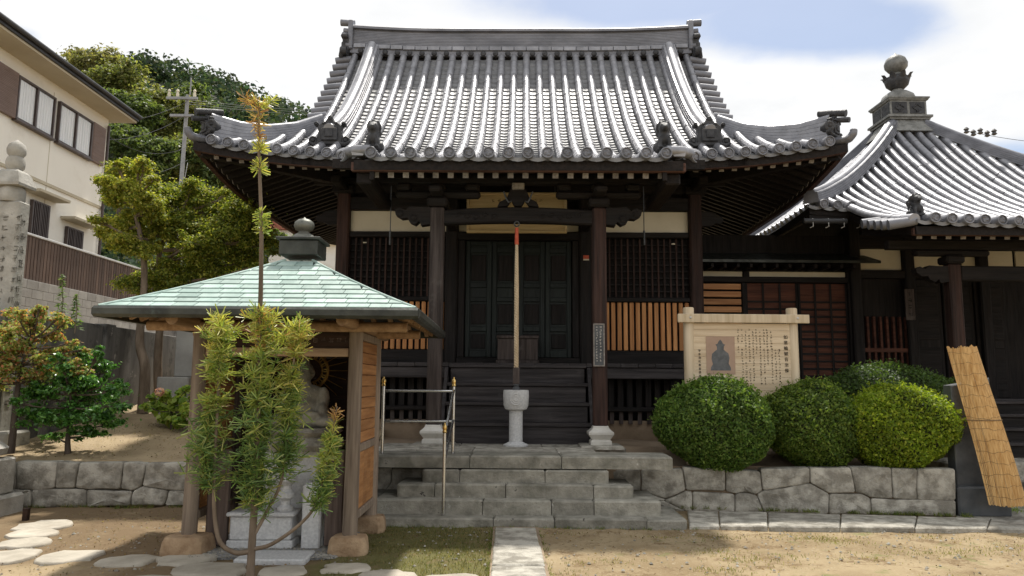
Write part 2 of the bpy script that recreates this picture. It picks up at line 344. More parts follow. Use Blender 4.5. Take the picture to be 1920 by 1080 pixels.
M['sign_z'] = wood('pale_sign_post', (.44, .35, .23), (.60, .50, .36), 'z', rnd=.05, bump=.15)
M['ink'] = mat('black_ink', (.02, .018, .016), (.03, .028, .025), 3, .8, 0, rnd=0)
M['white_ink'] = mat('white_letter_paint', (.5, .47, .42), (.62, .58, .52), 8, .8, 0, rnd=0)
M['steel'] = mat('stainless_steel', (.55, .55, .55), (.62, .62, .61), 8, .22, 0, metallic=1, rnd=0, rvar=.05)
M['brass'] = mat('polished_brass', (.62, .40, .13), (.74, .52, .2), 8, .28, 0, metallic=1, rnd=0)
M['bronze'] = mat('aged_bronze', (.10, .105, .09), (.22, .22, .19), 7, .5, .2, metallic=.5, rnd=0, spot=((.27, .30, .26), 5, .6, .2))
M['finial'] = mat('grey_finial_tile', (.13, .13, .12), (.26, .26, .245), 7, .55, .3, rnd=.1, spot=((.07, .07, .07), 4, .58, .2))
M['rope'] = mat('straw_rope', (.46, .35, .22), (.66, .53, .36), 20, .9, .4, 60, rnd=.05, stretch=(1, 1, .2))
M['rope_red'] = mat('red_cloth', (.42, .07, .035), (.55, .12, .06), 20, .8, .3, rnd=0)
M['reed'] = wood('sunlit_reed', (.46, .26, .09), (.70, .47, .21), 'z', rnd=0, sc=14, bump=.2)
M['string'] = mat('brown_string', (.16, .10, .05), (.24, .16, .08), 10, .9, 0, rnd=0)
M['bark'] = mat('grey_brown_bark', (.13, .095, .065), (.26, .20, .145), 9, .9, .8, 26, rnd=.1, stretch=(1, 1, .25))
M['bark_dark'] = mat('dark_bark', (.05, .038, .03), (.12, .092, .07), 9, .9, .8, 26, rnd=.1, stretch=(1, 1, .25))
M['stucco'] = mat('cream_stucco', (.81, .775, .69), (.86, .825, .74), .6, .95, .25, 90, rnd=0, stretch=(1, 1, .3), spot=((.68, .63, .54), .9, .56, .3))
M['soffit'] = mat('painted_soffit', (.46, .40, .29), (.53, .47, .35), .8, .85, .05, rnd=0)
M['gutter'] = mat('black_roof_edge', (.022, .022, .024), (.04, .04, .043), 2, .45, .1, rnd=0)
M['brown_metal'] = mat('brown_shutter_metal', (.15, .095, .07), (.20, .13, .10), 2, .5, .05, rnd=.06)
M['frame'] = mat('brown_window_frame', (.055, .038, .033), (.08, .058, .05), 3, .4, 0, rnd=0)
M['fence'] = wood('brown_fence_slat', (.075, .047, .034), (.13, .085, .063), 'z', rnd=.25, rough=.6)
M['rail_pale'] = mat('pale_aluminium', (.45, .44, .42), (.55, .54, .52), 4, .4, 0, metallic=.5, rnd=0)
M['concrete'] = mat('stained_concrete', (.085, .08, .074), (.19, .182, .168), 2.2, .9, .4, 24, rnd=.12, stretch=(1, 1, .18), spot=[((.035, .034, .032), 1.3, .50, .15), ((.34, .32, .29), 3.2, .64, .08)])
M['block'] = mat('grey_block_wall', (.27, .26, .24), (.38, .37, .34), 2, .9, .3, 24, rnd=.08, spot=((.18, .17, .155), 1.1, .55, .25))
M['curtain'] = mat('white_lace_curtain', (.78, .79, .78), (.88, .88, .87), 10, .9, .3, 10, stretch=(1, 6, .2), rnd=0)
M['curtain_gold'] = mat('gilt_metal', (.26, .165, .045), (.40, .27, .09), 10, .45, .2, metallic=.9, rnd=0)
M['pole'] = mat('concrete_pole', (.27, .27, .27), (.35, .35, .35), 3, .9, .1, rnd=0)
M['wire'] = mat('black_cable', (.06, .06, .065), (.09, .09, .095), 3, .6, 0, rnd=0)
M['roof_red'] = mat('red_roof_tile', (.35, .12, .08), (.46, .19, .12), 2, .8, .2, rnd=0)
M['gravel'] = mat('grey_gravel', (.14, .14, .14), (.36, .36, .36), 60, .9, .8, 60, rnd=0)
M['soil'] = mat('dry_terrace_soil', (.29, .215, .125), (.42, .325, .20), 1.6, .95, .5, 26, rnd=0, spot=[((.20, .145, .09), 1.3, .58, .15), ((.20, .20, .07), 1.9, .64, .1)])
M['soil_dark'] = mat('dark_brown_soil', (.20, .145, .095), (.31, .235, .16), 2, .95, .5, 24, rnd=0)  # a darker brown than the terrace soil
M['leaf'] = leafmat('leaf'); M['needle'] = leafmat('needle', .35, .4, .4); M['waxy'] = leafmat('waxy_leaf', .35, .3, .5)
M['hill_leaf'] = leafmat('hill_leaf', .4, .7, .1, (1.2, 1.25, .7))
M['core'] = mat('dark_core', (.012, .018, .006), (.03, .038, .014), 12, .95, .6, 30, rnd=0)  # near-black solid filling behind the leaves
def glassmat():
    G = bpy.data.materials.new('window_glass'); G.use_nodes = True; t = G.node_tree; p = t.nodes['Principled BSDF']
    N_ = t.nodes.new; L_ = t.links.new; a = N_('ShaderNodeBsdfTransparent'); b = N_('ShaderNodeBsdfGlossy'); b.inputs['Roughness'].default_value = .03; mx = N_('ShaderNodeMixShader'); mx.inputs[0].default_value = .10; L_(a.outputs[0], mx.inputs[1]); L_(b.outputs[0], mx.inputs[2]); L_(mx.outputs[0], t.nodes['Material Output'].inputs[0]); return G
M['glass'] = glassmat()
def groundmat():
    G = bpy.data.materials.new('yard_ground'); G.use_nodes = True; t = G.node_tree; N_ = t.nodes.new; L_ = t.links.new; p = t.nodes['Principled BSDF']
    tc_ = N_('ShaderNodeTexCoord'); P = tc_.outputs['Object']
    def noise(s_, d=8, r_=.6, off=(0, 0, 0)):
        mp = N_('ShaderNodeMapping'); mp.inputs['Location'].default_value = off; L_(P, mp.inputs[0])
        n = N_('ShaderNodeTexNoise'); n.inputs['Scale'].default_value = s_; n.inputs['Detail'].default_value = d; n.inputs['Roughness'].default_value = r_; L_(mp.outputs[0], n.inputs['Vector']); return n.outputs[0]
    def mr(x, a, b, c=0., d=1.): n = N_('ShaderNodeMapRange'); n.interpolation_type = 'SMOOTHSTEP'; L_(x, n.inputs[0]); [setattr(n.inputs[i+1], 'default_value', q) for i, q in enumerate((a, b, c, d))]; return n.outputs[0]
    def mt(op, a, b):
        n = N_('ShaderNodeMath'); n.operation = op
        for i, q in enumerate((a, b)):
            if isinstance(q, (int, float)): n.inputs[i].default_value = q
            else: L_(q, n.inputs[i])
        return n.outputs[0]
    def mix(f, a, b):
        n = N_('ShaderNodeMix'); n.data_type = 'RGBA'; L_(f, n.inputs[0])
        for i, q in ((6, a), (7, b)):
            if isinstance(q, tuple): n.inputs[i].default_value = (*q, 1)
            else: L_(q, n.inputs[i])
        return n.outputs[2]
    sp = N_('ShaderNodeSeparateXYZ'); L_(P, sp.inputs[0]); X, Y = sp.outputs[0], sp.outputs[1]
    c = mix(mr(noise(1.1), .35, .65), (.235, .175, .10), (.335, .262, .16))
    c = mix(mr(noise(3.4, 10, .75, (3, 3, 3)), .50, .62), c, (.185, .13, .072))
    c = mix(mr(noise(40, 4, .7), .55, .75), c, (.42, .36, .26))
    # dark crumbs of bark and dry leaves by the steps
    c = mix(mt('MULTIPLY', mr(noise(9, 6, .75, (7, 1, 0)), .60, .68), mr(noise(.8, 3, .5, (2, 5, 0)), .42, .58)), c, (.15, .095, .055))
    # thin grass tufts on the right
    c = mix(mt('MULTIPLY', mr(noise(2.3, 6, .7, (1, 8, 0)), .56, .72), mr(X, .6, 1.6)), c, (.16, .17, .065))
    # moss left of the path, brown earth round the hut
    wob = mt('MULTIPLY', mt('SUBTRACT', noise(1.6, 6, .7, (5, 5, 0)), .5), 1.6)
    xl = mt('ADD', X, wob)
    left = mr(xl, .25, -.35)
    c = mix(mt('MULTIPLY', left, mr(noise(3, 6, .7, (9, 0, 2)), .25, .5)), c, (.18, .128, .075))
    moss = mt('MULTIPLY', mt('MULTIPLY', left, mr(xl, -1.9, -1.3)), mr(noise(3.5, 8, .7, (4, 4, 0)), .28, .48))
    c = mix(moss, c, (.125, .118, .045))
    c = mix(mt('MULTIPLY', moss, mr(noise(14, 6, .7), .5, .7)), c, (.19, .17, .075))
    sun_l = mt('MULTIPLY', mr(xl, -3.0, -3.7), mr(mt('ADD', Y, wob), 7.4, 6.2))  # sunlight painted as a paler patch of earth at front left
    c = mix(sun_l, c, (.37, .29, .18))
    L_(c, p.inputs['Base Color']); p.inputs['Roughness'].default_value = .95; p.inputs['Specular IOR Level'].default_value = .15
    bp = N_('ShaderNodeBump'); bp.inputs['Strength'].default_value = .6; bp.inputs['Distance'].default_value = .03
    h = mt('ADD', mt('MULTIPLY', noise(7, 8, .7), .8), mt('MULTIPLY', noise(45, 4, .7), .35)); L_(h, bp.inputs['Height']); L_(bp.outputs[0], p.inputs['Normal']); return G
M['ground'] = groundmat()
# ------------------------------------------------------------------ shared building pieces
def row_mb(pts, side, r=.078, tl=.30, mb=None):
    """a run of round cover tiles along pts (eave to ridge): every tile slightly tapered so that joints read"""
    P = np.asarray(pts, float); d = np.r_[0, np.cumsum(np.linalg.norm(np.diff(P, axis=0), axis=1))]; Ltot = d[-1]; n = max(1, int(round(Ltot/tl)))
    arc = [R(a) for a in range(-28, 209, 26)]; side = unit(side); mb = mb or MB(); fr = []; pr = []
    at_ = lambda s_: np.array([np.interp(s_, d, P[:, i]) for i in range(3)])
    for i in range(n):
        for e, sc_ in ((0.0, 1.03), (.5, 1.0), (.999, .98)):
            s_ = Ltot*(i+e)/n; t = unit(at_(min(s_+.05, Ltot))-at_(max(s_-.05, 0))); up = np.cross(side, t); up = up if up[2] > 0 else -up
            jit = RNG.normal(0, .0016, 2) if e == 0 else jit
            fr.append((at_(s_)+side*jit[0]+up*jit[1], side, up)); pr.append([(r*sc_*math.cos(a), r*sc_*math.sin(a)) for a in arc])
    return mb.sweep(pr, fr)
def disc_mesh(r=.086):
    """round eave end tile facing -Y with rim and whorl"""
    mb = MB(); ax = ((1, 0, 0), (0, 0, 1), (0, -1, 0))
    mb.lathe([(r*.98, -.09), (r, 0), (r, .035), (r*.95, .042), (r*.8, .042), (r*.76, .022), (r*.45, .022), (r*.42, .03), (r*.1, .034)], (0, 0, 0), 20, ax)
    for k in range(3):
        a0 = 2*math.pi*k/3; mb.tube([(r*q*math.cos(a0+s_), -.026, r*q*math.sin(a0+s_)) for s_, q in ((0, .2), (.5, .38), (1.1, .52), (1.7, .6))], [.014, .018, .014, .004], 5)
    return mb.mesh('end_tile', M['tile_dark'] if r > .2 else M['noshi'], 40)
def pan_mb(mb, xg, hw, f, y0, y1, step=.125, lip=.055):
    """overlapping hollow pan tiles between two cover rows; f(x, Y) gives the height, rows run along Y"""
    us = (-1, -.55, 0, .55, 1); ys = np.arange(y0, y1, step)
    for j, y in enumerate(ys):
        ye = min(y+step*1.02, y1); z0 = f(xg, y)-.048+.026; z1 = f(xg, ye)-.05; jx = RNG.normal(0, .001); jz = RNG.normal(0, .0008)
        sag = [-.034*(1-u*u) for u in us]
        vs = [(xg+jx+hw*u, y, z0+jz+s_-(lip if j == 0 else .03)) for u, s_ in zip(us, sag)]+[(xg+jx+hw*u, y, z0+jz+s_) for u, s_ in zip(us, sag)]+[(xg+hw*u, ye, z1+s_) for u, s_ in zip(us, sag)]
        mb.add(vs, [(i+5*q, i+1+5*q, i+6+5*q, i+5+5*q) for q in (0, 1) for i in range(4)])
def stack_prof(hw, n, th, cap=.085, step=.012, taper=.0):
    """outline of a ridge: n flat courses with shadow joints and a round cap"""
    L_ = []; z = 0
    for i in range(n):
        w_ = hw-taper*i; L_ += [(w_, z+.003), (w_, z+th-.010), (w_-step, z+th-.008), (w_-step, z+th)]; z += th
    c = [(cap*math.cos(R(a)), z+cap*.75*math.sin(R(a))) for a in range(0, 181, 20)]
    return L_+[(cap+.015, z)]+c+[(-cap-.015, z)]+[(-x, q) for x, q in L_[::-1]]
def oni(parent, c, face, s=1.0, name='ridge_end_tile', rots=True):
    """ogre-tile: arched plate with crest square, side scrolls and knobs; face = outward horizontal direction"""
    w_ = unit(face); u = unit(np.cross((0, 0, 1), w_)); v = V(0, 0, 1); mb = MB(); c = np.asarray(c, float)
    o = [(-.23, 0), (.23, 0), (.25, .12), (.22, .25), (.24, .37), (.16, .44), (.09, .47), (.05, .54), (-.05, .54), (-.09, .47), (-.16, .44), (-.24, .37), (-.22, .25), (-.25, .12)]
    mb.prism([(a*s, b*s) for a, b in o], c-w_*.06*s, u, v, w_*.12*s, .02*s)
    i_ = [(-.15, .08), (.15, .08), (.15, .34), (.09, .39), (-.09, .39), (-.15, .34)]
    mb.prism([(a*s, b*s) for a, b in i_], c+w_*.05*s, u, v, w_*.05*s, .012*s)
    mb.prism([(a*s, b*s) for a, b in ((-.075, .14), (.075, .14), (.075, .29), (-.075, .29))], c+w_*.09*s, u, v, w_*.035*s, .01*s)
    for sg in (-1, 1):
        for dx, dz, r_ in ((.31, .09, .085), (.26, .41, .045)):
            mb.lathe([(r_*s, -.05*s), (r_*s, .05*s), (r_*.8*s, .07*s), (r_*.5*s, .055*s), (r_*.35*s, .08*s), (.004, .085*s)], c+u*dx*s*sg+v*dz*s, 12, (u, v, w_))
        mb.tube([c+u*sg*.20*s+v*.02*s+w_*.05*s, c+u*sg*.30*s+v*.0*s+w_*.06*s, c+u*sg*.38*s+v*.06*s+w_*.05*s], [.05*s, .045*s, .02*s], 7)
    mb.lathe([(.05*s, -.05*s), (.05*s, .06*s), (.03*s, .08*s), (.004, .08*s)], c+v*.53*s, 12, (u, v, w_))
    for q in (-.12, 0, .12): mb.lathe([(.022*s, 0), (.022*s, .03*s), (.004, .045*s)], c+u*q*s+v*.42*s+w_*.05*s, 8, (u, v, w_))
    return mb.build(name, M['tile_dark'], parent, 35)
def text_mesh(body, size, thick=.0015, spacing=1.0):
    cu = bpy.data.curves.new('lettering', 'FONT'); cu.body = body; cu.size = size; cu.extrude = thick; cu.align_x = 'CENTER'; cu.align_y = 'CENTER'; cu.space_line = spacing; cu.resolution_u = 2
    o = bpy.data.objects.new('lettering', cu); COL.objects.link(o); dg = bpy.context.evaluated_depsgraph_get(); me = bpy.data.meshes.new_from_object(o.evaluated_get(dg)); bpy.data.objects.remove(o); return me
def lettering(body, size, c, u, v, mat_, parent, name='lettering', spacing=1.0):
    """vertical or level writing on a plane spanned by u (right) and v (up), centred on c"""
    me = text_mesh(body, size, spacing=spacing); me.materials.clear(); me.materials.append(mat_)
    u = unit(u); v = unit(v); w_ = np.cross(u, v); org = np.asarray(ORG.get(parent.name, (0, 0, 0)))
    A = np.array([p.co[:] for p in me.vertices]) if len(me.vertices) else np.zeros((0, 3))
    B = np.asarray(c)-org+A[:, :1]*u+A[:, 1:2]*v+A[:, 2:]*w_
    me.vertices.foreach_set('co', B.astype(np.float32).ravel()); me.update(); me.name = name
    o = bpy.data.objects.new(name, me); COL.objects.link(o); o.parent = parent; ORG[o.name] = tuple(org); return o
def brush_marks(mb, c, u, v, cell, rng, th=.0012, dens=5, sw=.09):
    """one illegible brush-written character in a square cell: a few crossing strokes"""
    u = unit(u); v = unit(v); w_ = np.cross(u, v)
    for k in range(dens):
        if rng.random() < .55: a0 = rng.uniform(-.42, -.1); a1 = rng.uniform(.1, .42); b0 = rng.uniform(-.42, .42); p0, p1 = (a0, b0), (a1, b0+rng.uniform(-.06, .1))
        else: b0 = rng.uniform(.1, .45); b1 = rng.uniform(-.45, -.1); a0 = rng.uniform(-.35, .35); p0, p1 = (a0, b0), (a0+rng.uniform(-.2, .2), b1)
        q0 = c+u*p0[0]*cell+v*p0[1]*cell; q1 = c+u*p1[0]*cell+v*p1[1]*cell; mb.beam(q0+w_*th*.4, q1+w_*th*.4, cell*sw*rng.uniform(.8, 1.5), th, up=w_)
def stone_poly(mb, pts, n, depth=.18, bev=.015, gap_=.0045, rough=.016):
    """a rough wall stone: polygon pts lying on a plane with outward normal n"""
    P = np.asarray(pts, float); n = unit(n); k = len(P); ctr = P.mean(0); Q = []
    for i in range(k):                       # extra points along the edges, worn corners
        a, b = P[i], P[(i+1) % k]; e = b-a; l = np.linalg.norm(e); cut = min(.018, l*.15)
        Q += [a+e/l*cut]+[a+e*t+np.cross(n, e/l)*RNG.normal(0, .004) for t in ([.5] if l > .14 else [])]+[b-e/l*cut]
    Q = np.array(Q); k = len(Q); ins = lambda d: ctr+(Q-ctr)*(1-d/np.maximum(np.linalg.norm(Q-ctr, axis=1), .03))[:, None]
    r0 = ins(gap_)-n*depth; r1 = ins(gap_)-n*bev; r2 = ins(gap_+bev*.45)-n*bev*.3; r3 = ins(gap_+bev*1.4)+n*RNG.uniform(-.004, .006, (k, 1)); r4 = ctr+(Q-ctr)*.5+n*(RNG.normal(.004, rough*.6, (k, 1))+.004)
    vs = list(np.vstack([r0, r1, r2, r3, r4]))+[ctr+n*rough*RNG.uniform(0, 1)]
    fs = [(r_*k+i, r_*k+(i+1) % k, (r_+1)*k+(i+1) % k, (r_+1)*k+i) for r_ in range(4) for i in range(k)]+[(4*k+i, 4*k+(i+1) % k, 5*k) for i in range(k)]+[tuple(range(k))[::-1]]
    return mb.add(vs, fs)
def lion(parent, c, sgn, s=1.0):
    """seated guardian lion tile: haunches, chest, raised head, mane tufts, tail"""
    c = np.asarray(c, float); b = []
    def q(x, y, z, r_): b.append((c+V(x*sgn, y, z)*s, tuple(np.atleast_1d(r_)*s if np.size(r_) > 1 else (r_*s,)*3)))
    q(0, .03, .03, (.10, .13, .035)); q(0, .06, .11, (.085, .10, .085)); q(0, 0, .18, (.07, .075, .10)); q(0, -.04, .29, (.068, .075, .066)); q(0, -.105, .275, (.042, .045, .035))
    for sg in (-1, 1):
        q(.055*sg, -.065, .10, (.026, .03, .09)); q(.055*sg, -.085, .035, (.03, .045, .022)); q(.085*sg, .05, .075, (.04, .075, .055)); q(.055*sg, -.03, .355, (.018, .018, .035))
        for z, y in ((.30, .03), (.24, .06), (.33, .0)): q(.06*sg, y, z, .033)
        q(.03*sg, -.1, .31, .018)
    q(.02, .16, .18, (.03, .03, .07)); q(.04, .17, .27, (.026, .03, .06)); q(.0, .17, .34, (.02, .025, .05)); q(0, -.02, .37, (.03, .03, .03))
    return remesh_obj('lion_tile', b, M['tile_dark'], parent, .014*s, 1)
def slat_wall(parent, name, mat_, x0, x1, n, wfrac, y0, y1, z0, z1):
    p = (x1-x0)/n; me = MB().box(-p*wfrac/2, p*wfrac/2, y0-y1, 0, z0, z1, .006).mesh(name, mat_)
    for i in range(n): inst(name, me, parent, (x0+p*(i+.5), y1, 0))
def grid(mb, f, xs, ys, o1, o2):
    nx, ny = len(xs), len(ys); vs = []
    for o in (o1, o2): vs += [(x, y, f(x, y)+o) for x in xs for y in ys]
    fs = []; k = nx*ny
    for i in range(nx-1):
        for j in range(ny-1):
            a, b, c, d = i*ny+j, (i+1)*ny+j, (i+1)*ny+j+1, i*ny+j+1; fs += [(a, b, c, d), (a+k, d+k, c+k, b+k)]
    for i in range(nx-1): fs += [(i*ny, i*ny+k, (i+1)*ny+k, (i+1)*ny), (i*ny+ny-1, (i+1)*ny+ny-1, (i+1)*ny+ny-1+k, i*ny+ny-1+k)]
    for j in range(ny-1): fs += [(j, j+1, j+1+k, j+k), ((nx-1)*ny+j, (nx-1)*ny+j+k, (nx-1)*ny+j+1+k, (nx-1)*ny+j+1)]
    mb.add(vs, fs)
# ------------------------------------------------------------------ terrain
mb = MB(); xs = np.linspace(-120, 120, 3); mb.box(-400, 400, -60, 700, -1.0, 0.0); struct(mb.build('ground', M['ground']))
# uneven trodden earth of the yard
ph_ = RNG.uniform(0, 6.28, 24); kx_ = RNG.normal(0, 1, 24)*np.repeat([1.2, 3, 7, 15], 6); ky_ = RNG.normal(0, 1, 24)*np.repeat([1.2, 3, 7, 15], 6); am_ = np.repeat([.004, .0035, .003, .002], 6)
def yardz(x, y): return .010+float(np.clip((am_*np.sin(kx_*x+ky_*y+ph_)).sum(), -.008, .016))
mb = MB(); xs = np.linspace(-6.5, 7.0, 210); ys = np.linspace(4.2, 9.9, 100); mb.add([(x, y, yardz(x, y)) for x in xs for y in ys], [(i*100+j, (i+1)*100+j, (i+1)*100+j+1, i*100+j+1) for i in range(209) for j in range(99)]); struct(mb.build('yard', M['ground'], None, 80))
def terr(x, Y): return .57+.13*max(0, Y-9.95)
# left terrace behind the rough stone wall, rising to the back
mb = MB(); xs = np.linspace(-9.5, -1.9, 30); ys = np.linspace(9.97, 17, 30); nz = RNG.normal(0, .012, (30, 30))
f = lambda x, y: terr(x, y)+nz[int(round((x+9.5)/7.6*29)), int(round((y-9.97)/7.03*29))]
grid(mb, f, xs, ys, 0, -1.2); struct(mb.build('terrace_left', M['soil'], None, 60))
# ground under the large hall and the planted bed on the right
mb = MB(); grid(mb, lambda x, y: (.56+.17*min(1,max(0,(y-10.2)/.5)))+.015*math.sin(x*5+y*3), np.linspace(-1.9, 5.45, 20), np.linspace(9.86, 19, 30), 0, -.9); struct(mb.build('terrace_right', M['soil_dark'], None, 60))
# ------------------------------------------------------------------ the main hall
hall = thing('temple_hall', 'large dark timber temple hall with curved grey tiled hip-and-gable roof and central porch', 'temple', TL, TA, org=(0, 10, 0))
TP = .263
YE, YK, YR, XE, XG = 11.4, 9.7, 15.4, 5.25, 3.6
def hq(Y): t = Y-9.7; return 4.666+.129*t+.1037*t*t
def hlift(x, Y):
    c = max(0, 1-(max(min(Y, 2*YR-Y)-YE, 0)+XE-abs(x))/2.8); return .30*c*c
def hF(x, Y): return hq(min(Y, 2*YR-Y))+hlift(x, Y)                              # front and back slope
def hS(x, Y): return min(hq(min(Y, 2*YR-Y)), hq(YE+XE-abs(x)))+hlift(x, Y)       # skirt roof at the sides
mb = MB()
grid(mb, hF, np.linspace(-XG, XG, 25), np.linspace(YE+.05, 2*YR-YE-.05, 45), -.085, -.22)
grid(mb, lambda x, y: hq(y), np.linspace(-2.22, 2.22, 9), np.linspace(YK+.06, YE+.04, 9), -.085, -.22)
for sg in (-1, 1): grid(mb, hS, np.linspace(sg*(XE-.06), sg*(XG-.3), 15), np.linspace(YE+.05, 2*YR-YE-.05, 61), -.085, -.22)
roof = mb.build('roof', M['dark_y'], hall)
# pan tiles
mb = MB()
for k in range(-18, 19):
    xg = k*TP; a = abs(xg)
    y0 = YK if abs(k) <= 7 else YE; y1 = 15.22 if a < 3.56 else YE+XE-a-.05
    if y1-y0 > .15: pan_mb(mb, xg, TP*.5, hF if a < 3.58 else hS, y0, y1)
mb.build('pan_tiles', M['pan'], roof, kind='stuff', fix=False)
# cover tile rows and their round ends
DISC = disc_mesh(.081); DISC2 = disc_mesh(.086)
ys = np.linspace(YK, 15.24, 40); ROW = row_mb([(0, y, hq(y)+.0) for y in ys], (1, 0, 0), .071).mesh('cover_tile_row', M['tile'], 35, (0, 10, 0))
for sg in (-1, 1):
    for k in range(19):
        x = sg*(k+.5)*TP; a = abs(x)
        if k <= 7:
            o = bpy.data.objects.new('cover_tile_row', ROW); COL.objects.link(o); o.parent = roof; o.location = (x, 0, 0); y0 = YK
        else:
            y0 = YE; y1 = 15.24 if k <= 13 else YE+XE-a-.02; f = hF if k <= 13 else hS
            row_mb([(x, y, f(x, y)) for y in np.linspace(y0, y1, max(4, int((y1-y0)/.14)))], (1, 0, 0), .071).build('cover_tile_row', M['tile'], roof, 35)
        inst('round_end_tile', DISC if k <= 7 else DISC2, roof, (x, y0-.02, hF(x, y0)), (R(-4), random.uniform(0, 6.28), 0))
# roof at the sides: rows run outward
for sg in (-1, 1):
    mb = MB(); y = YE+.25
    while y < 2*YR-YE-.2:
        d = min(y, 2*YR-y)-YE; x1 = XE-min(d, XE-XG)+.02
        if XE-x1 > .2: row_mb([(sg*x, y, hS(x, y)) for x in np.linspace(XE, x1, 8)], (0, 1, 0), mb=mb)
        y += TP
    mb.build('side_tile_rows', M['tile'], roof, 35, kind='stuff')
# verge: short rolls laid across the gable edge
STUB = MB().tube([(0, 0, 0), (.17, 0, -.018), (.34, 0, -.045)], [.072, .074, .078], 12).mesh('verge_tile', M['noshi'], 35)
for sg in (-1, 1):
    for i in range(11):
        y = 15.12-i*.198; inst('verge_tile', STUB, roof, (sg*3.585, y, hq(y)+.03), (0, 0, 0 if sg > 0 else math.pi))
    mb = MB(); mb.add([(sg*3.45, y, hq(min(y, 2*YR-y))-.22) for y in (13.0, 14.2, YR, 16.6, 17.8)]+[(sg*3.45, 17.8, 6.0), (sg*3.45, 13.0, 6.0)], [(0, 1, 2, 3, 4, 5, 6)]); mb.build('gable_board', M['dark_z'], roof)
# main ridge
def ridge_z(x): return .085*max(0, (abs(x)-1.4)/2.3)**2
def rp():
    L_ = [(.20, -.05), (.20, .06)]; z = .06
    L_ += [(.165, .165)]; z = .17
    for i in range(9): L_ += [(.17, z), (.17, z+.026), (.162, z+.028), (.162, z+.033)]; z += .034
    L_ += [(.15, z), (.15, z+.03), (.225, z+.035), (.225, z+.085), (.16, z+.13), (.07, z+.165)]
    return L_+[(-a, b) for a, b in L_[::-1]]
mb = MB(); mb.sweep(rp(), [((x, YR, 8.60+ridge_z(x)), (0, 1, 0), (0, 0, 1)) for x in np.linspace(-3.66, 3.66, 41)]); rid = mb.build('main_ridge', M['noshi'], roof)
RT = MB().box(-.128, .128, -.05, .02, 0, .095, .008).mesh('ridge_tile', M['tile'])
for i in range(27):
    x = (i-13)*.265; inst('ridge_tile', RT, roof, (x, YR-.19, 8.665+ridge_z(x)), (0, 0, 0))
mb = MB()
for i in range(27): x = (i-13)*TP; mb.lathe([(.05, 0), (.06, .03), (.045, .05), (.004, .06)], (x, YR-.19, 8.60+ridge_z(x)), 10, ((1, 0, 0), (0, 0, 1), (0, -1, 0)))
mb.build('filler_tiles', M['tile_dark'], roof, 35, kind='stuff')
for sg in (-1, 1):
    oni(roof, (sg*3.74, YR, 8.42+.07), (sg, 0, 0), 1.15)
    mb = MB()
    for z, y, l, r_ in ((9.40, 0, .30, .075), (9.25, 0, .12, .06), (9.15, -.12, .20, .06), (9.03, -.15, .22, .07), (8.9, -.19, .14, .065), (8.78, -.21, .12, .06)):
        x0 = sg*3.62; mb.tube([(x0, YR+y, z-.01), (x0+sg*l, YR+y, z+.012)], [r_*.92, r_], 12)
    mb.box(*sorted((sg*3.60, sg*3.70)), YR-.26, YR+.26, 8.7, 9.36, .02)
    mb.build('ridge_end_rolls', M['noshi'], roof, 35)
# descending ridges with their ogre tiles
for sg in (-1, 1):
    x = sg*3.16; fr = []; pr = []
    for y in np.linspace(12.1, 15.3, 30):
        s_ = .129+.2074*(y-9.7); up = unit((0, -s_, 1)); fr.append(((x, y, hq(y)-.02), (1, 0, 0), up)); pr.append(stack_prof(.165, 5, .05+.012*max(0, (13-y)), .09, .014, .009))
    MB().sweep(pr, fr).build('descending_ridge', M['tile'], roof, 30)
    oni(roof, (x, 12.03, hq(12.0)+.02), (0, -1, 0), .88)
    fl = MB(); fl.tube([(x-.28, 12.05, hq(12.05)-.02), (x+.28, 12.05, hq(12.05)-.02)], .05, 8); fl.build('ridge_foot', M['tile_dark'], roof, 35)
# hip ridges
for sg in (-1, 1):
    A = V(sg*3.62, 13.03, 0); B = V(sg*5.02, 11.63, 0); d = unit(B-A); sd_ = V(-d[1], d[0], 0)*sg; fr = []; pr = []
    for t in np.linspace(0, 1, 22):
        p = A+(B-A)*t; zb = hS(p[0], p[1])-.15; top = np.interp(t, [0, .25, .5, .75, 1], [6.46, 6.18, 6.01, 5.93, 5.95]); h_ = top-zb; n_ = 7; th = max(.02, (h_-.07)/n_)
        fr.append(((p[0], p[1], zb), sd_, (0, 0, 1))); pr.append(stack_prof(.19, n_, th, .085, .016, .012))
    MB().sweep(pr, fr).build('hip_ridge', M['tile'], roof, 30)
    oni(roof, (B[0]+d[0]*.04, B[1]+d[1]*.04, hS(B[0], B[1])+.04), d, .62)
    mb = MB(); e = B+d*.02
    mb.tube([e-d*.22+V(0, 0, 6.0), e+d*.02+V(0, 0, 5.95), e+d*.22+V(0, 0, 5.90)], [.05, .055, .06], 12)
    mb.tube([e-d*.1+V(0, 0, 5.86), e+d*.27+V(0, 0, 5.78)], [.04, .045], 10)
    for q, z in ((.06, 5.80), (.06, 5.75)): mb.obox(e+V(0, 0, z)-d*.05, (d, V(-d[1], d[0], 0), (0, 0, 1)), (.2, .2, .03), .006)
    mb.lathe([(.085, -.1), (.085, .1), (.06, .115), (.03, .105), (.015, .13)], e-V(sg*.12, .08, -5.69), 14, ((1, 0, 0), (0, 0, 1), (0, -1, 0)))
    mb.build('hip_end_rolls', M['tile_dark'], roof, 35)
    mb = MB(); c0 = V(sg*5.12, 11.53, hS(5.15, 11.5)-.02); dd = V(sg*.75, -.66, 0)
    mb.tube(cubic([c0-dd*.1, c0+dd*.05, c0+dd*.13+V(0, 0, .015), c0+dd*.19+V(0, 0, .08), c0+dd*.20+V(0, 0, .15)], 4), [.085]*5+[.082]*4+[.075]*4+[.068]*3+[.03], 10, sq=.8); mb.build('corner_horn_tile', M['noshi'], roof, 40)
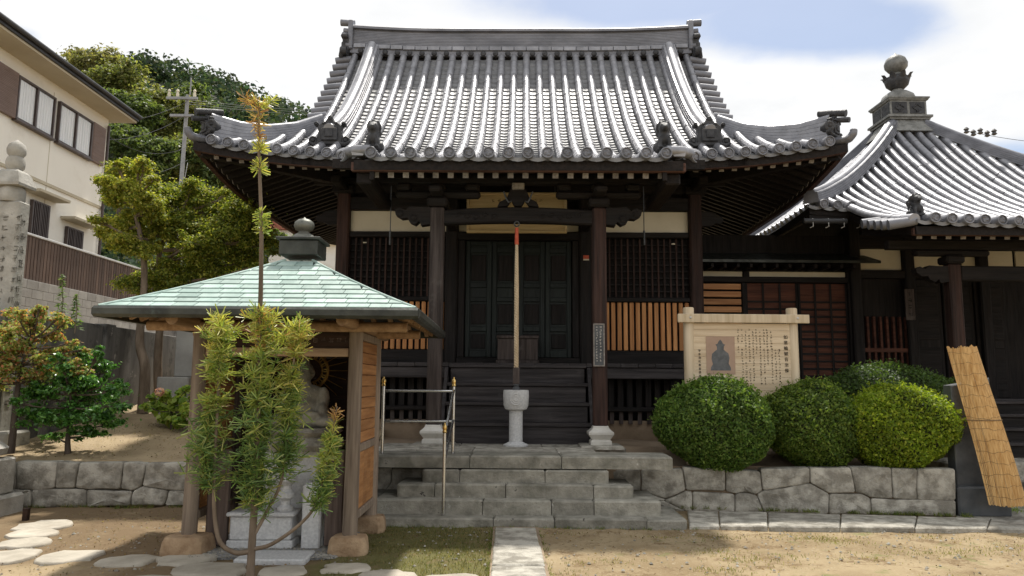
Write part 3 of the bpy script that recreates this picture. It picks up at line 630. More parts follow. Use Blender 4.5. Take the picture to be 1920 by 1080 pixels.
# porch verges and the guardian lions
for sg in (-1, 1):
    mb = MB(); p = [(sg*2.17, y, hq(y)+.02) for y in np.linspace(9.75, 11.3, 8)]; row_mb(p, (1, 0, 0), .082, .3, mb); mb.build('porch_verge', M['tile'], roof, 35)
    mb = MB(); mb.tube([(sg*2.0, 9.78, hq(9.78)+.06), (sg*2.2, 9.8, hq(9.8)+.055), (sg*2.48, 10.1, hq(10.1)+.04), (sg*2.55, 10.8, hq(10.8)+.1), (sg*2.55, 11.42, hq(11.42)+.03)], [.07, .075, .075, .07, .06], 12); mb.build('porch_corner_roll', M['tile'], roof, 40)
    mb = MB(); grid(mb, lambda x, y: hq(y)-.01, np.linspace(sg*2.15, sg*2.56, 3), np.linspace(9.95, 11.5, 6), -.03, -.16); mb.build('porch_side_tiles', M['dark_y'], roof)
    inst('round_end_tile', DISC, roof, (sg*2.42, 9.98, hq(10)-.01), (0, 0, R(35*sg)))
    lion(roof, (sg*1.99, 9.9, hq(9.9)+.06), sg, 1.12)
# eave boards, soffit rafters
mb = MB(); mb.box(-2.26, 2.26, 9.78, 9.86, 4.445, 4.57, .008); mb.build('eave_board', M['red_x'], roof)
mb = MB(); mb.box(-2.2, 2.2, 9.90, 9.99, 4.49, 4.535, .004); mb.build('eave_batten', M['dark_x'], roof)
for sg in (-1, 1):
    fr = []
    for x in np.linspace(sg*2.2, sg*5.18, 14): fr.append(((x, YE+.10, hF(x, YE)-.09), (0, 1, 0), (0, 0, 1)))
    MB().sweep([(-.04, -.12), (.04, -.12), (.04, .02), (-.04, .02)], fr).build('eave_board', M['red_x'], roof)
    fr = [((sg*(XE-.10), y, hS(XE, y)-.09), (1, 0, 0), (0, 0, 1)) for y in np.linspace(YE+.1, 2*YR-YE-.1, 24)]
    MB().sweep([(-.04, -.12), (.04, -.12), (.04, .02), (-.04, .02)], fr).build('eave_board', M['red_x'], roof)
def rafter(p0, p1, tip=True):
    mb = MB(); p0 = np.asarray(p0, float); p1 = np.asarray(p1, float); d = unit(p1-p0); mb.beam(p0+d*.006, p1, .078, .082)
    mb.mi = 1; mb.beam(p0-d*.002, p0+d*.006, .08, .084); return mb
RF = rafter((0, 9.93, 4.435), (0, 11.3, 4.80)).mesh('rafter', [M['rafter'], M['tip']], None, (0, 10, 0))
for i in range(20):
    o = bpy.data.objects.new('rafter', RF); COL.objects.link(o); o.parent = roof; o.location = ((i-9.5)*.205, 0, 0)
for sg in (-1, 1):
    for i in range(13):
        x = sg*(2.42+i*.205); rafter((x, 11.62, hF(x, 11.6)-.27), (x, 13.2, hF(x, 13.0)-.36)).build('rafter', [M['rafter'], M['tip']], roof)
    for i in range(31):
        y = 11.75+i*.243; f = lambda x: hS(x, y); x1 = max(3.25, XE-(min(y, 2*YR-y)-YE)+.02)
        if x1 > 4.95: continue
        rafter((sg*5.02, y, f(5.02)-.28), (sg*x1, y, f(5.02)-.28+(5.02-x1)*.36)).build('rafter', [M['rafter'], M['tip']], roof)
    mb = MB(); mb.beam((sg*3.1, 13.25, 5.25), (sg*5.12, 11.6, 5.30), .16, .2, .01); mb.build('hip_rafter', M['dark_y'], roof)
    mb = MB(); mb.box(sg*1.98-.03, sg*1.98+.03, 9.80, 9.88, 4.33, 4.60, .004); mb.box(sg*2.1-.11, sg*2.1+.11, 9.9, 11.4, 4.30, 4.46, .02); mb.build('barge_board', M['rafter'], roof)
# ---- body
def cbx(name, m_, *a, b=.012, parent=hall): return MB().box(*a, b).build(name, m_, parent)
WY = 13.2
for sg in (-1, 1):
    mb = MB(); mb.box(*sorted((sg*3.12, sg*3.18)), WY, 17.6, .8, 6.0); mb.build('side_wall', M['dark_z'], hall)
    cbx('column', M['pillar_red'], sg*3.15-.115, sg*3.15+.115, WY-.13, WY+.1, .78, 5.2, b=.03)
    cbx('column', M['dark_z'], sg*1.19-.11, sg*1.19+.11, WY-.12, WY+.1, 1.93, 5.2, b=.03)
    x0, x1 = sorted((sg*1.30, sg*3.035))
    cbx('ground_sill', M['dark_x'], x0, x1, WY-.10, WY+.06, 1.94, 2.19)
    cbx('slat_backing', M['dark_x'], x0, x1, WY+.045, WY+.06, 2.195, 3.03, b=0)
    slat_wall(hall, 'amber_slat', M['amber'], x0, x1, 16, .66, WY-.045, WY+.0, 2.20, 3.045)
    cbx('window_rail', M['dark_x'], x0, x1, WY-.09, WY+.06, 3.05, 3.13)
    cbx('window_head', M['dark_x'], x0, x1, WY-.09, WY+.06, 4.20, 4.30)
    lw = MB(); lw.box(x0, x1, WY+.07, WY+.09, 3.135, 4.195); lw = lw.build('lattice_window', M['dark_z'], hall)
    n = 16; p = (x1-x0)/n
    vb = MB().box(-.014, .014, -.02, .015, 3.133, 4.197).mesh('lattice_bar', M['pillar_red'])
    for i in range(1, n): inst('lattice_bar', vb, lw, (x0+p*i, WY, 0))
    hb = MB().box(x0, x1, -.003, .028, -.012, .012).mesh('lattice_bar', M['dark_x'])
    for i in range(1, 9): inst('lattice_bar', hb, lw, (0, WY, 3.13+i*.119))
    cbx('plaster_panel', M['plaster'], x0, x1, WY+.0, WY+.03, 4.304, 4.69, b=0)
    cbx('tie_beam', M['dark_x'], x0, x1, WY-.1, WY+.06, 4.695, 4.93)
    # bracket on the corner column, tail beam outward
    mb = MB(); mb.box(sg*3.15-.2, sg*3.15+.2, WY-.2, WY+.15, 4.98, 5.14, .03); mb.box(sg*3.15-.55, sg*3.15+.55, WY-.17, WY+.0, 5.145, 5.28, .03); mb.box(sg*3.15-.09, sg*3.15+.09, WY-.75, WY+.1, 5.02, 5.17, .03)
    for q in (-.45, 0, .45): mb.box(sg*3.15+q-.1, sg*3.15+q+.1, WY-.19, WY+.02, 5.285, 5.39, .02)
    mb.build('bracket', M['dark_x'], hall)
    # carved beam nose on the column
    mb = MB(); nose = [(0, 0), (.16, .0), (.26, .05), (.34, .03), (.40, .10), (.36, .18), (.28, .17), (.26, .23), (.14, .26), (0, .26)]
    u = V(sg, 0, 0); mb.prism(nose if sg > 0 else nose, (sg*3.26, WY-.1+(0), 4.42), u, V(0, 0, 1), V(0, .14, 0)); mb.build('beam_nose', M['dark_x'], hall)
    cbx('white_tag', M['plaster'], sg*2.75-.03, sg*2.75+.03, WY-.105, WY-.092, 4.08, 4.10, b=0)
cbx('upper_wall', M['dark_x'], -3.0, 3.0, WY+.07, WY+.12, 4.9, 6.0, b=0)
cbx('head_beam', M['dark_x'], -3.03, 3.03, WY-.14, WY+.05, 5.0, 5.22, b=.02)
cbx('back_wall', M['dark_z'], -3.1, 3.1, 17.5, 17.6, .8, 6.0, b=0)
cbx('inner_wall', M['dark_z'], -3.1, 3.1, WY+.2, WY+.25, 1.93, 5.0, b=0)
cbx('plaster_panel', M['plaster'], .80, 1.075, WY+.0, WY+.03, 4.304, 4.69, b=0)
cbx('plaster_panel', M['plaster'], -1.075, -.80, WY+.0, WY+.03, 4.304, 4.69, b=0)
cbx('door_head', M['dark_x'], -1.08, 1.08, WY-.1, WY+.06, 4.15, 4.30)
cbx('door_sill', M['dark_x'], -1.08, 1.08, WY-.12, WY+.06, 1.935, 2.06)
for sg in (-1, 1): cbx('door_post', M['dark_z'], *sorted((sg*.955, sg*1.075)), WY-.08, WY+.06, 2.06, 4.15)
for i in range(4):
    x0 = -.95+i*.475; d = MB().box(x0+.004, x0+.471, WY+.02, WY+.045, 2.065, 4.145).build('door', M['door'], hall)
    for a, b in ((x0+.006, x0+.085), (x0+.39, x0+.469)): MB().box(a, b, WY-.02, WY+.018, 2.067, 4.143, .008).build('stile', M['door'], d)
    for z, hh in ((2.067, .12), (2.52, .09), (3.05, .08), (3.30, .09), (3.93, .09), (4.06, .083)): MB().box(x0+.087, x0+.388, WY-.015, WY+.018, z, z+hh, .008).build('rail', M['door'], d)
    for z0, z1 in ((2.20, 2.50), (2.63, 3.03), (3.41, 3.91)): MB().box(x0+.11, x0+.365, WY+.0, WY+.019, z0+.02, z1-.02, .012).build('door_panel', M['dark_z'], d)
# veranda
pl = MB().box(.002, .268, 11.78, WY-.13, 1.865, 1.93, .006).mesh('veranda_board', M['stair'], None, (0, 10, 0))
for i in range(-15, 15):
    o = bpy.data.objects.new('veranda_board', pl); COL.objects.link(o); o.parent = hall; o.location = (i*.27, 0, random.uniform(-.002, .002))
for sg in (-1, 1):
    x0, x1 = sorted((sg*1.09, sg*4.05))
    cbx('veranda_fascia', M['stair'], x0, x1, 11.80, 11.88, 1.69, 1.862)
    for q in (1.16, 2.5, 3.9): cbx('veranda_post', M['dark_z'], sg*q-.08, sg*q+.08, 11.9, 12.06, .82, 1.69)
    cbx('skirt_rail', M['dark_x'], x0, x1, 12.02, 12.08, 1.175, 1.25)
    for i in range(20):
        x = x0+.07+i*.148; cbx('skirt_slat', M['dark_z'], x, x+.09, 12.085, 12.11, 1.24, 1.72, b=0)
        cbx('skirt_slat', M['pillar'], x+.02, x+.085, 12.085, 12.11, .98, 1.18, b=0)
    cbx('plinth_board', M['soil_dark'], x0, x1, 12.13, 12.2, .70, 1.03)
cbx('underfloor_wall', M['dark_z'], -3.1, 3.1, 12.9, 13.0, .75, 1.86, b=0)
# porch stairs
for i, (z, y) in enumerate(((1.04, 11.02), (1.33, 11.29), (1.62, 11.56), (1.905, 11.79))):
    zb = (.72, 1.04, 1.33, 1.62)[i]
    cbx('riser', M['stair'], -1.05, 1.05, y, y+.05, zb, z-.058, b=.004)
    cbx('tread', M['stair'], -1.08, 1.08, y-.03, y+.31, z-.055, z, b=.01)
for sg in (-1, 1): MB().prism([(11.0, .72), (11.85, .72), (11.85, 1.86), (11.72, 1.86)], (sg*1.085, 0, 0), V(0, 1, 0), V(0, 0, 1), V(sg*.05, 0, 0)).build('stringer', M['stair'], hall)
# porch frame
for sg in (-1, 1):
    x = sg*1.17
    cbx('porch_pillar', M['pillar'] if sg < 0 else M['pillar_red'], x-.1, x+.1, 10.55, 10.75, 1.02, 4.14, b=.022)
    b_ = MB(); b_.lathe([(.19, .765), (.205, .775), (.205, .82), (.175, .845), (.20, .87), (.245, .915), (.245, .945), (.20, .97), (.16, 1.0), (.145, 1.03)], (x, 10.65, 0), 4, ph=math.pi/4); b_.build('pillar_base', M['stone_pale'], hall)
    b_ = MB(); b_.lathe([(.42, .72), (.41, .762), (.38, .77)], (x, 10.65, 0), 4, ph=math.pi/4); b_.build('pillar_plinth', M['stone'], hall)
    mb = MB(); mb.box(x-.15, x+.15, 10.5, 10.8, 4.145, 4.28, .03); mb.box(x-.62, x+.62, 10.57, 10.73, 4.285, 4.39, .035); mb.box(x-.09, x+.09, 10.2, 11.1, 4.285, 4.385, .03)
    for q in (-.5, 0, .5): mb.box(x+q-.1, x+q+.1, 10.54, 10.76, 4.395, 4.49, .025)
    mb.build('bracket', M['dark_x'], hall)
    mb = MB(); nose = [(0, 0), (.13, -.02), (.16, .04), (.22, -.01), (.30, .03), (.33, .09), (.42, .08), (.50, .13), (.52, .20), (.45, .24), (.36, .20), (.30, .26), (.16, .25), (0, .25)]
    mb.prism(nose, (sg*1.272, 10.57, 3.89), V(sg, 0, 0), V(0, 0, 1), V(0, .16, 0), .0)
    for px_, pz in ((.44, .15), (.24, .08)): mb.lathe([(.05, 0), (.05, .015), (.03, .025), (.004, .025)], (sg*(1.272+px_), 10.57, 3.89+pz), 10, ((1, 0, 0), (0, 0, 1), (0, -1, 0)))
    mb.build('beam_nose', M['dark_x'], hall)
    p = cubic([(x, 10.76, 4.02), (x, 11.5, 4.30), (x, 12.4, 4.42), (x, 13.1, 4.40)], 5)
    MB().sweep([(-.07, -.1), (.07, -.1), (.07, .1), (-.07, .1)], [(q, (1, 0, 0), (0, 0, 1)) for q in p]).build('tie_beam', M['dark_y'], hall)
xs = np.linspace(-1.068, 1.068, 21); fr = [((x, 10.65, 0), (0, 1, 0), (0, 0, 1)) for x in xs]
pr = []
for x in xs:
    k = 1-(x/1.07)**2; z0 = 3.885+.035*k; z1 = 4.10+.045*k; pr.append([(-.08, z0+.02), (-.06, z0), (.06, z0), (.08, z0+.02), (.08, z1-.02), (.06, z1), (-.06, z1), (-.08, z1-.02)])
kb = MB().sweep(pr, fr).build('rainbow_beam', M['dark_x'], hall)
for sg in (-1, 1):
    mb = MB()
    for q in range(5):
        c_ = V(sg*(.35+q*.13), 10.566, 4.0+.02*math.sin(q*2)); mb.tube([c_+V(.05*math.cos(a)*(1-a/9), 0, .045*math.sin(a)*(1-a/9)) for a in np.linspace(0, 6, 9)], .009, 5)
    mb.build('carving', M['dark_x'], kb, 40)
cbx('porch_purlin', M['dark_x'], -2.1, 2.1, 10.57, 10.73, 4.495, 4.64)
fl = [(-.30, 0), (-.16, .015), (-.1, .1), (-.05, .015), (.05, .015), (.1, .1), (.16, .015), (.30, 0), (.27, .07), (.17, .12), (.12, .24), (.09, .30), (-.09, .30), (-.12, .24), (-.17, .12), (-.27, .07)]
MB().prism(fl, (0, 10.58, 4.15), V(1, 0, 0), V(0, 0, 1), V(0, .12, 0)).build('frog_leg_strut', M['dark_x'], hall)
cbx('strut_block', M['tip'], -.09, .09, 10.50, 10.6, 4.40, 4.49)
for sg in (-1, 1): MB().tube([(sg*.10, 10.54, 4.22), (sg*.14, 10.52, 4.20), (sg*.17, 10.52, 4.25), (sg*.21, 10.53, 4.36)], .012, 6).build('hanger_hook', M['stele'], hall, 40)
# ---- things on the hall
def tthing(name, label, cat, p, group=None): return thing(name, label, cat, t2w(p), TA, group, org=p)
def gold_plaque():
    t = tthing('temple_plaque', 'gilt wooden name plaque hanging behind the porch beam', 'plaque', (0, 12.4, 4.0))
    c = tY(968, 400, 12.4); l = tY(875, 400, 12.4)[0]; r_ = tY(1063, 400, 12.4)[0]; z0 = tY(968, 437, 12.4)[2]; z1 = tY(968, 361, 12.4)[2]
    MB().box(l+.05, r_-.05, 12.40, 12.43, z0+.05, z1-.05).build('board', M['gold'], t)
    for a in ((l, r_, z0, z0+.05), (l, r_, z1-.05, z1), (l, l+.05, z0+.05, z1-.05), (r_-.05, r_, z0+.05, z1-.05)): MB().box(a[0], a[1], 12.37, 12.45, a[2], a[3], .012).build('frame', M['gold'], t)
    mb = MB(); rg = random.Random(3)
    for i in range(9): brush_marks(mb, V(l+.45+i*.1, 12.398, z1-.14), V(1, 0, 0), V(0, 0, 1), .07, rg, .002, 4)
    mb.build('lettering', M['string'], t, kind='stuff')
    for x in (l+.2, r_-.2): MB().tube([(x, 12.41, z1-.01), (x, 12.5, 4.98)], .01, 6).build('hanger', M['stele'], t)
gold_plaque()
def pillar_sign():
    c = tY(1123, 647, 10.53); t = tthing('pillar_sign', 'narrow upright lettered board with pale frame on the right porch pillar', 'sign', (c[0], 10.53, c[2]-.3))
    x = c[0]; z0 = tY(1123, 686, 10.53)[2]; z1 = tY(1123, 608, 10.53)[2]
    MB().box(x-.07, x+.07, 10.525, 10.548, z0, z1).build('board', M['stele'], t)
    for a in ((-.08, -.062), (.062, .08)): MB().box(x+a[0], x+a[1], 10.512, 10.55, z0, z1, .004).build('frame', M['tip'], t)
    for z in (z0, z1): MB().box(x-.08, x+.08, 10.514, 10.552, z-.009, z+.009, .004).build('frame', M['tip'], t)
    mb = MB(); rg = random.Random(5)
    for j, (dx, cell, n) in enumerate(((.022, .036, 11), (-.03, .03, 13))):
        for i in range(n): brush_marks(mb, V(x+dx, 10.5245, z1-.04-i*(z1-z0-.07)/n), V(1, 0, 0), V(0, 0, 1), cell, rg, .002, 4, .10)
    mb.build('lettering', M['white_ink'], t, kind='stuff')
pillar_sign()
q = tY(1099, 484, 13.08); mb = MB(); mb.box(q[0]-.05, q[0]+.05, 13.072, 13.08, q[2]-.015, q[2]+.05); mb.mi = 1; mb.box(q[0]-.05, q[0]+.05, 13.073, 13.08, q[2]-.04, q[2]-.016)
o = bpy.data.objects.new('notice_sticker', mb.mesh('notice_sticker', [M['rope_red'], M['plaster']], None, (q[0], 13.08, q[2]))); COL.objects.link(o); o.location = tuple(t2w((q[0], 13.08, q[2]))); o.rotation_euler = (0, 0, TA); tag(o, 'small red and white sticker on the dark door post', 'sticker')
def offertory():
    x0, x1 = tY(933, 655, 12.3)[0], tY(1008, 655, 12.3)[0]; z1 = tY(968, 630, 12.3)[2]; t = tthing('offertory_box', 'brown wooden offertory box standing on the veranda before the doors', 'offering box', ((x0+x1)/2, 12.5, 1.93))
    MB().box(x0, x1, 12.32, 12.74, 1.99, z1-.04, .01).build('body', M['pillar'], t)
    MB().box(x0-.03, x1+.03, 12.29, 12.77, 1.93, 1.989, .01).build('base', M['pillar'], t)
    for a in ((x0-.02, x1+.02, 12.30, 12.35), (x0-.02, x1+.02, 12.71, 12.76)): MB().box(*a, z1-.039, z1+.01, .008).build('rim', M['pillar'], t)
    for i in range(7): x = x0+.04+i*(x1-x0-.08)/6; MB().box(x-.018, x+.018, 12.352, 12.708, z1-.038, z1-.005).build('grate_bar', M['pillar'], t)
offertory()
def bell_rope():
    top = tY(969, 420, 10.55); bot = tY(968, 690, 10.35); t = tthing('bell_rope', 'twisted straw bell rope with red top hanging in the porch', 'rope', (bot[0], 10.4, bot[2]-.3))
    P = lambda s_: top+(bot-top)*s_; mb = MB(); L_ = top[2]-bot[2]
    for k in range(3):
        pts = []
        for s_ in np.linspace(.085, 1, 110):
            a = 2*math.pi*(k/3+s_*L_/.115); q = P(s_); r_ = .011+.007*min(1, max(0, s_-.1)*3); pts.append(q+V(r_*math.cos(a), r_*math.sin(a), 0))
        mb.tube(pts, [.012+.006*min(1, max(0, s_-.1)*3) for s_ in np.linspace(.085, 1, 110)], 7)
    mb.build('rope', M['rope'], t, 60)
    MB().tube([P(.03), P(.15)], [.026, .03], 10).build('red_wrap', M['rope_red'], t, 60)
    MB().tube([P(0)+V(.035*math.cos(a), 0, .035*math.sin(a)) for a in np.linspace(0, 6.29, 17)], .011, 6).build('ring', M['stele'], t, 60)
    MB().box(bot[0]-.045, bot[0]+.045, bot[1]-.045, bot[1]+.045, bot[2]-.22, bot[2]+.005, .008).build('wooden_grip', M['pillar'], t)
bell_rope()
for sg, nm in ((-1, 'thin iron rod hanging before the left lattice bay'), (1, 'thin iron rod hanging before the right lattice bay')):
    a = tY(731 if sg < 0 else 1208, 458, 11.7); mb = MB(); mb.tube([(a[0], 11.7, a[2]), (a[0], 11.7, 5.02)], .008, 6); mb.tube([(a[0], 11.7, a[2]-.01), (a[0], 11.7, a[2]+.22)], .016, 8)
    o = solo(mb, 'hanging_rod', M['stele'], nm, 'rod', (a[0], 11.7, a[2])); o.location = tuple(t2w((a[0], 11.7, a[2]))); o.rotation_euler = (0, 0, TA)
# ------------------------------------------------------------------ the pyramid-roofed hall on the right
AX, AY, HWD = 9.07, 16.5, 3.80
hallr = thing('temple_hall', 'smaller dark timber hall with pyramid tiled roof and jewel finial, right of the large hall', 'temple', (AX, AY-2.2, 0))
RYE, RYK, RP = AY-HWD, 10.65, .243
def rq(Y): t = Y-RYK; return 4.02+.15*t+.0835*t*t
def rl(x, Y):
    c = max(0, 1-((HWD-abs(x-AX))+max(HWD-abs(Y-AY), 0))/2.6); return .10*c*c
def rH(x, Y): return rq(min(AY-abs(x-AX), AY-abs(Y-AY)))+rl(x, Y)
XK = AX-3.05
mb = MB(); g = np.linspace(-HWD+.06, HWD-.06, 41); grid(mb, rH, AX+g, AY+g, -.085, -.21)
grid(mb, lambda x, y: rq(y), np.linspace(XK+.02, AX+3.05, 5), np.linspace(RYK+.06, RYE+.06, 8), -.085, -.21)
rr = mb.build('roof', M['dark_y'], hallr)
RD = disc_mesh(.080); mb = MB()
ks = [k for k in range(-15, 16)]
for k in ks:
    x = AX+(k+.5)*RP; a = abs(x-AX); y1 = min(AY-.42, AY-a-.03)
    y0 = RYK if a < 3.0 else RYE
    if x > 11.5: continue
    if y1-y0 > .1: row_mb([(x, y, (rq(y)+rl(x, y))) for y in np.linspace(y0, y1, max(3, int((y1-y0)/.15)))], (1, 0, 0), .072).build('cover_tile_row', M['tile'], rr, 35)
    inst('round_end_tile', RD, rr, (x, y0-.02, rq(y0)+rl(x, y0)), (R(-6), random.uniform(0, 6.28), 0))
for k in range(-15, 11):
    x = AX+k*RP; a = abs(x-AX); y1 = min(AY-.42, AY-a-.03); y0 = RYK if a < 3.0 else RYE
    if y1-y0 > .12: pan_mb(mb, x, RP*.5, lambda q, y: rq(y)+rl(q, y), y0, y1, .12)
mb.build('pan_tiles', M['pan'], rr, kind='stuff', fix=False)
mb = MB()
for k in range(-15, 15):          # the slope facing the large hall
    y = AY+(k+.5)*RP; a = abs(y-AY); x1 = AX-max(.42, a+.03)
    if x1-(AX-HWD) > .15: row_mb([(x, y, rH(x, y)) for x in np.linspace(AX-HWD+.3, x1, 14)], (0, 1, 0), .072, mb=mb)  # rows start inside the eave, its bare dark edge stands for shade
mb.build('side_tile_rows', M['tile'], rr, 35, kind='stuff')
for sx, sy in ((-1, -1), (1, -1), (-1, 1)):
    fr = []; pr = []; d = unit((-sx, -sy, 0)); s2 = V(-d[1], d[0], 0)
    for t in np.linspace(HWD-.12, .40, 26):
        fr.append(((AX+sx*t, AY+sy*t, rH(AX+sx*t, AY+sy*t)-.02), s2, (0, 0, 1))); w_ = 1
        pr.append(stack_prof(.15, 5, .046 if t < 3.0 else .046-.012*(t-3.0), .08, .013, .006))
    MB().sweep(pr, fr).build('hip_ridge', M['noshi'], rr, 30)
mb = MB(); x = XK
row_mb([(x, y, rq(y)+.02) for y in np.linspace(RYK+.05, RYE-.05, 8)], (1, 0, 0), .08, mb=mb); mb.build('porch_verge', M['tile'], rr, 35)
for i in range(5):
    y = RYK+.1+i*.20; mb = MB(); mb.tube([(XK+.05, y, rq(y)+.0), (XK-.33, y+.08, rq(y)-.05)], [.07, .078], 12); mb.build('verge_tile', M['noshi'], rr, 35)
lion(rr, (AX-12.5*RP+.15, RYK+.28, rq(RYK+.3)+.05), -1, .95)
# box, lotus and jewel on top
fz = 7.56
def sq(mb, r0, r1, z0, z1, c=(AX, AY)): mb.lathe([(r0*1.4142, z0), (r1*1.4142, z1)], (c[0], c[1], 0), 4, ph=math.pi/4)
mb = MB()
for r0, r1, z0, z1 in ((.62, .42, fz-.32, fz-.0), (.46, .46, fz+.001, fz+.05), (.50, .50, fz+.051, fz+.10), (.41, .41, fz+.101, fz+.46), (.44, .46, fz+.461, fz+.50), (.47, .47, fz+.501, fz+.535)): sq(mb, r0, r1, z0, z1)
bx = mb.build('finial_box', M['finial'], rr)
mb = MB()
for fx in (-1, 1):
    mb.box(AX+fx*.2-.17, AX+fx*.2+.17, AY-.42, AY-.412, fz+.15, fz+.42, .003); mb.tube([(AX+fx*.2+.1*math.cos(a)*math.cos(a*2.0), AY-.425, fz+.285+.09*math.sin(a)) for a in np.linspace(0, 6.28, 25)], .014, 5)
    mb.box(AX-.42, AX-.412, AY+fx*.2-.17, AY+fx*.2+.17, fz+.15, fz+.42, .003)
mb.build('carved_panel', M['tile_dark'], bx, 40)
MB().lathe([(.37, fz+.535), (.38, fz+.60), (.34, fz+.70), (.22, fz+.79), (.12, fz+.82), (.12, fz+.86)], (AX, AY, 0), 24).build('finial_dome', M['finial'], rr, 40)
mb = MB(); mb.lathe([(.11, fz+.855), (.16, fz+.89), (.24, fz+.97), (.27, fz+1.07), (.25, fz+1.15), (.16, fz+1.18), (.12, fz+1.22)], (AX, AY, 0), 24)
for k in range(8):
    a = 2*math.pi*k/8; c_, s_ = math.cos(a), math.sin(a); mb.tube([(AX+r_*c_, AY+r_*s_, fz+z) for r_, z in ((.22, 1.05), (.27, 1.13), (.31, 1.20), (.355, 1.21))], [.05, .075, .05, .012], 8, sq=.35)
mb.build('finial_lotus', M['tile_dark'], rr, 40)
MB().lathe([(.115, fz+1.21), (.10, fz+1.27), (.17, fz+1.31), (.245, fz+1.41), (.255, fz+1.50), (.21, fz+1.61), (.12, fz+1.68), (.04, fz+1.72), (.004, fz+1.77)], (AX, AY, 0), 24).build('finial_jewel', M['finial'], rr, 60)
# eave boards, gutter, rafters
MB().box(XK, 12, RYK+.10, RYK+.17, 3.82, 3.93, .008).build('eave_board', M['red_x'], rr)
MB().box(AX-HWD+.06, XK, RYE+.08, RYE+.15, rq(RYE)-.2, rq(RYE)-.1, .008).build('eave_board', M['dark_x'], rr)
gt = MB(); z = rq(RYE)-.24; gt.tube([(AX-HWD-.1, RYE-.06, z), (XK-.1, RYE-.06, z)], .05, 10); gt = gt.build('gutter', M['gutter'], rr, 50)
for i in range(4):
    x = AX-HWD+.05+i*.27; MB().tube([(x, RYE+.1, z+.08), (x, RYE-.09, z+.04), (x, RYE-.10, z-.10), (x-.05, RYE-.08, z-.12)], .008, 6).build('gutter_bracket', M['rail_pale'], gt, 50)
for i in range(14): x = XK+.15+i*.22; rafter((x, RYK+.22, 3.83), (x, RYK+1.9, 4.22)).build('rafter', [M['rafter'], M['tip']], rr)
# body
def rbx(name, m_, *a, b=.012): return MB().box(*a, b).build(name, m_, hallr)
RW = AY-2.25; XL = AX-2.35
rbx('side_wall', M['dark_z'], XL-.04, XL+.02, RW, AY+2.2, .5, 5.2)
rbx('front_wall', M['dark_z'], XL, AX+2.4, RW+.08, RW+.12, .5, 5.0)
zp0, zp1 = atY(1650, 507, RW)[2], atY(1650, 467, RW)[2]
for x in (XL+.05, atY(1700, 480, RW)[0], atY(1790, 480, RW)[0]+.5, AX+1.6): rbx('column', M['dark_z'], x-.1, x+.1, RW-.1, RW+.1, .6, 4.9, b=.025)
for a, b in ((1612, 1690), (1708, 1795), (1805, 1900), (1906, 1960)):
    xa, xb = atY(a, 490, RW)[0], atY(b, 490, RW)[0]; rbx('plaster_panel', M['plaster'], xa, xb, RW+.02, RW+.06, zp0, zp1, b=0)
rbx('tie_beam', M['dark_x'], XL, AX+2.4, RW-.08, RW+.07, zp1+.004, zp1+.28); rbx('tie_beam', M['dark_x'], XL, AX+2.4, RW-.08, RW+.07, zp0-.16, zp0-.004)
for i in range(8):
    x = atY(1612, 600, RW)[0]+i*.125; rbx('door_slat', M['redwood_x'], x, x+.045, RW-.02, RW+.06, 1.5, zp0-.9, b=.004)
rbx('door_rail', M['redwood_x'], XL+.15, XL+1.1, RW-.03, RW-.022, 2.25, 2.33, b=.0)
for i in range(3):
    x = atY(1712, 600, RW)[0]+i*.62; rbx('door_leaf', M['dark_z'], x, x+.58, RW+.02, RW+.07, 1.4, zp0-.17)
    rbx('door_panel', M['dark_x'], x+.08, x+.5, RW+.0, RW+.018, 1.55, 2.35); rbx('door_panel', M['dark_x'], x+.08, x+.5, RW+.0, RW+.018, 2.5, zp0-.3)
rbx('floor', M['stair'], XL-.8, AX+3, RW-1.2, RW+.07, 1.28, 1.40)
# porch
PY = 11.75; p0 = atY(1788, 560, PY)
rbx('porch_pillar', M['pillar_red'], p0[0]-.1, p0[0]+.1, PY-.1, PY+.1, .75, 3.55, b=.022); rbx('porch_pillar', M['pillar_red'], p0[0]+3.9, p0[0]+4.1, PY-.1, PY+.1, .75, 3.55, b=.022)
rbx('rainbow_beam', M['dark_x'], p0[0]+.1, p0[0]+3.9, PY-.08, PY+.08, 3.28, 3.52, b=.02)
mb = MB(); nose = [(0, 0), (.13, -.02), (.16, .04), (.22, -.01), (.30, .03), (.33, .09), (.42, .08), (.50, .13), (.52, .20), (.45, .24), (.36, .20), (.30, .26), (.16, .25), (0, .25)]
mb.prism(nose, (p0[0]-.1, PY-.08, 3.26), V(-1, 0, 0), V(0, 0, 1), V(0, .16, 0)); mb.build('beam_nose', M['dark_x'], hallr)
mb = MB(); mb.box(p0[0]-.15, p0[0]+.15, PY-.15, PY+.15, 3.555, 3.68, .03); mb.box(p0[0]-.6, p0[0]+.6, PY-.08, PY+.08, 3.682, 3.78, .03); mb.build('bracket', M['dark_x'], hallr)
rbx('porch_purlin', M['dark_x'], XK+.1, AX+3, PY-.08, PY+.08, 3.785, 3.93)
for i, (z, y) in enumerate(((.78, 11.3), (.98, 11.6), (1.18, 11.9), (1.38, 12.2))):
    rbx('tread', M['stair'], p0[0]+.15, p0[0]+3.9, y-.03, y+.33, z-.05, z); rbx('riser', M['dark_x'], p0[0]+.18, p0[0]+3.87, y, y+.04, z-.25, z-.052)
rbx('stone_base', M['stone'], p0[0]-.9, p0[0]+5, 10.6, 11.32, .02, .56, b=.03); rbx('stone_step', M['stone'], p0[0]+.0, p0[0]+4.5, 10.2, 10.59, .02, .34, b=.03)
rbx('plinth', M['soil_dark'], XL-.8, AX+3, RW-1.1, RW-.05, .3, 1.27, b=0)
t = thing('name_strip', 'narrow pale wooden name strip on a column of the pyramid-roofed hall', 'sign', (p0[0]-.2, RW-.12, 2.6)); q0, q1 = atY(1699, 600, RW-.12), atY(1713, 542, RW-.12)
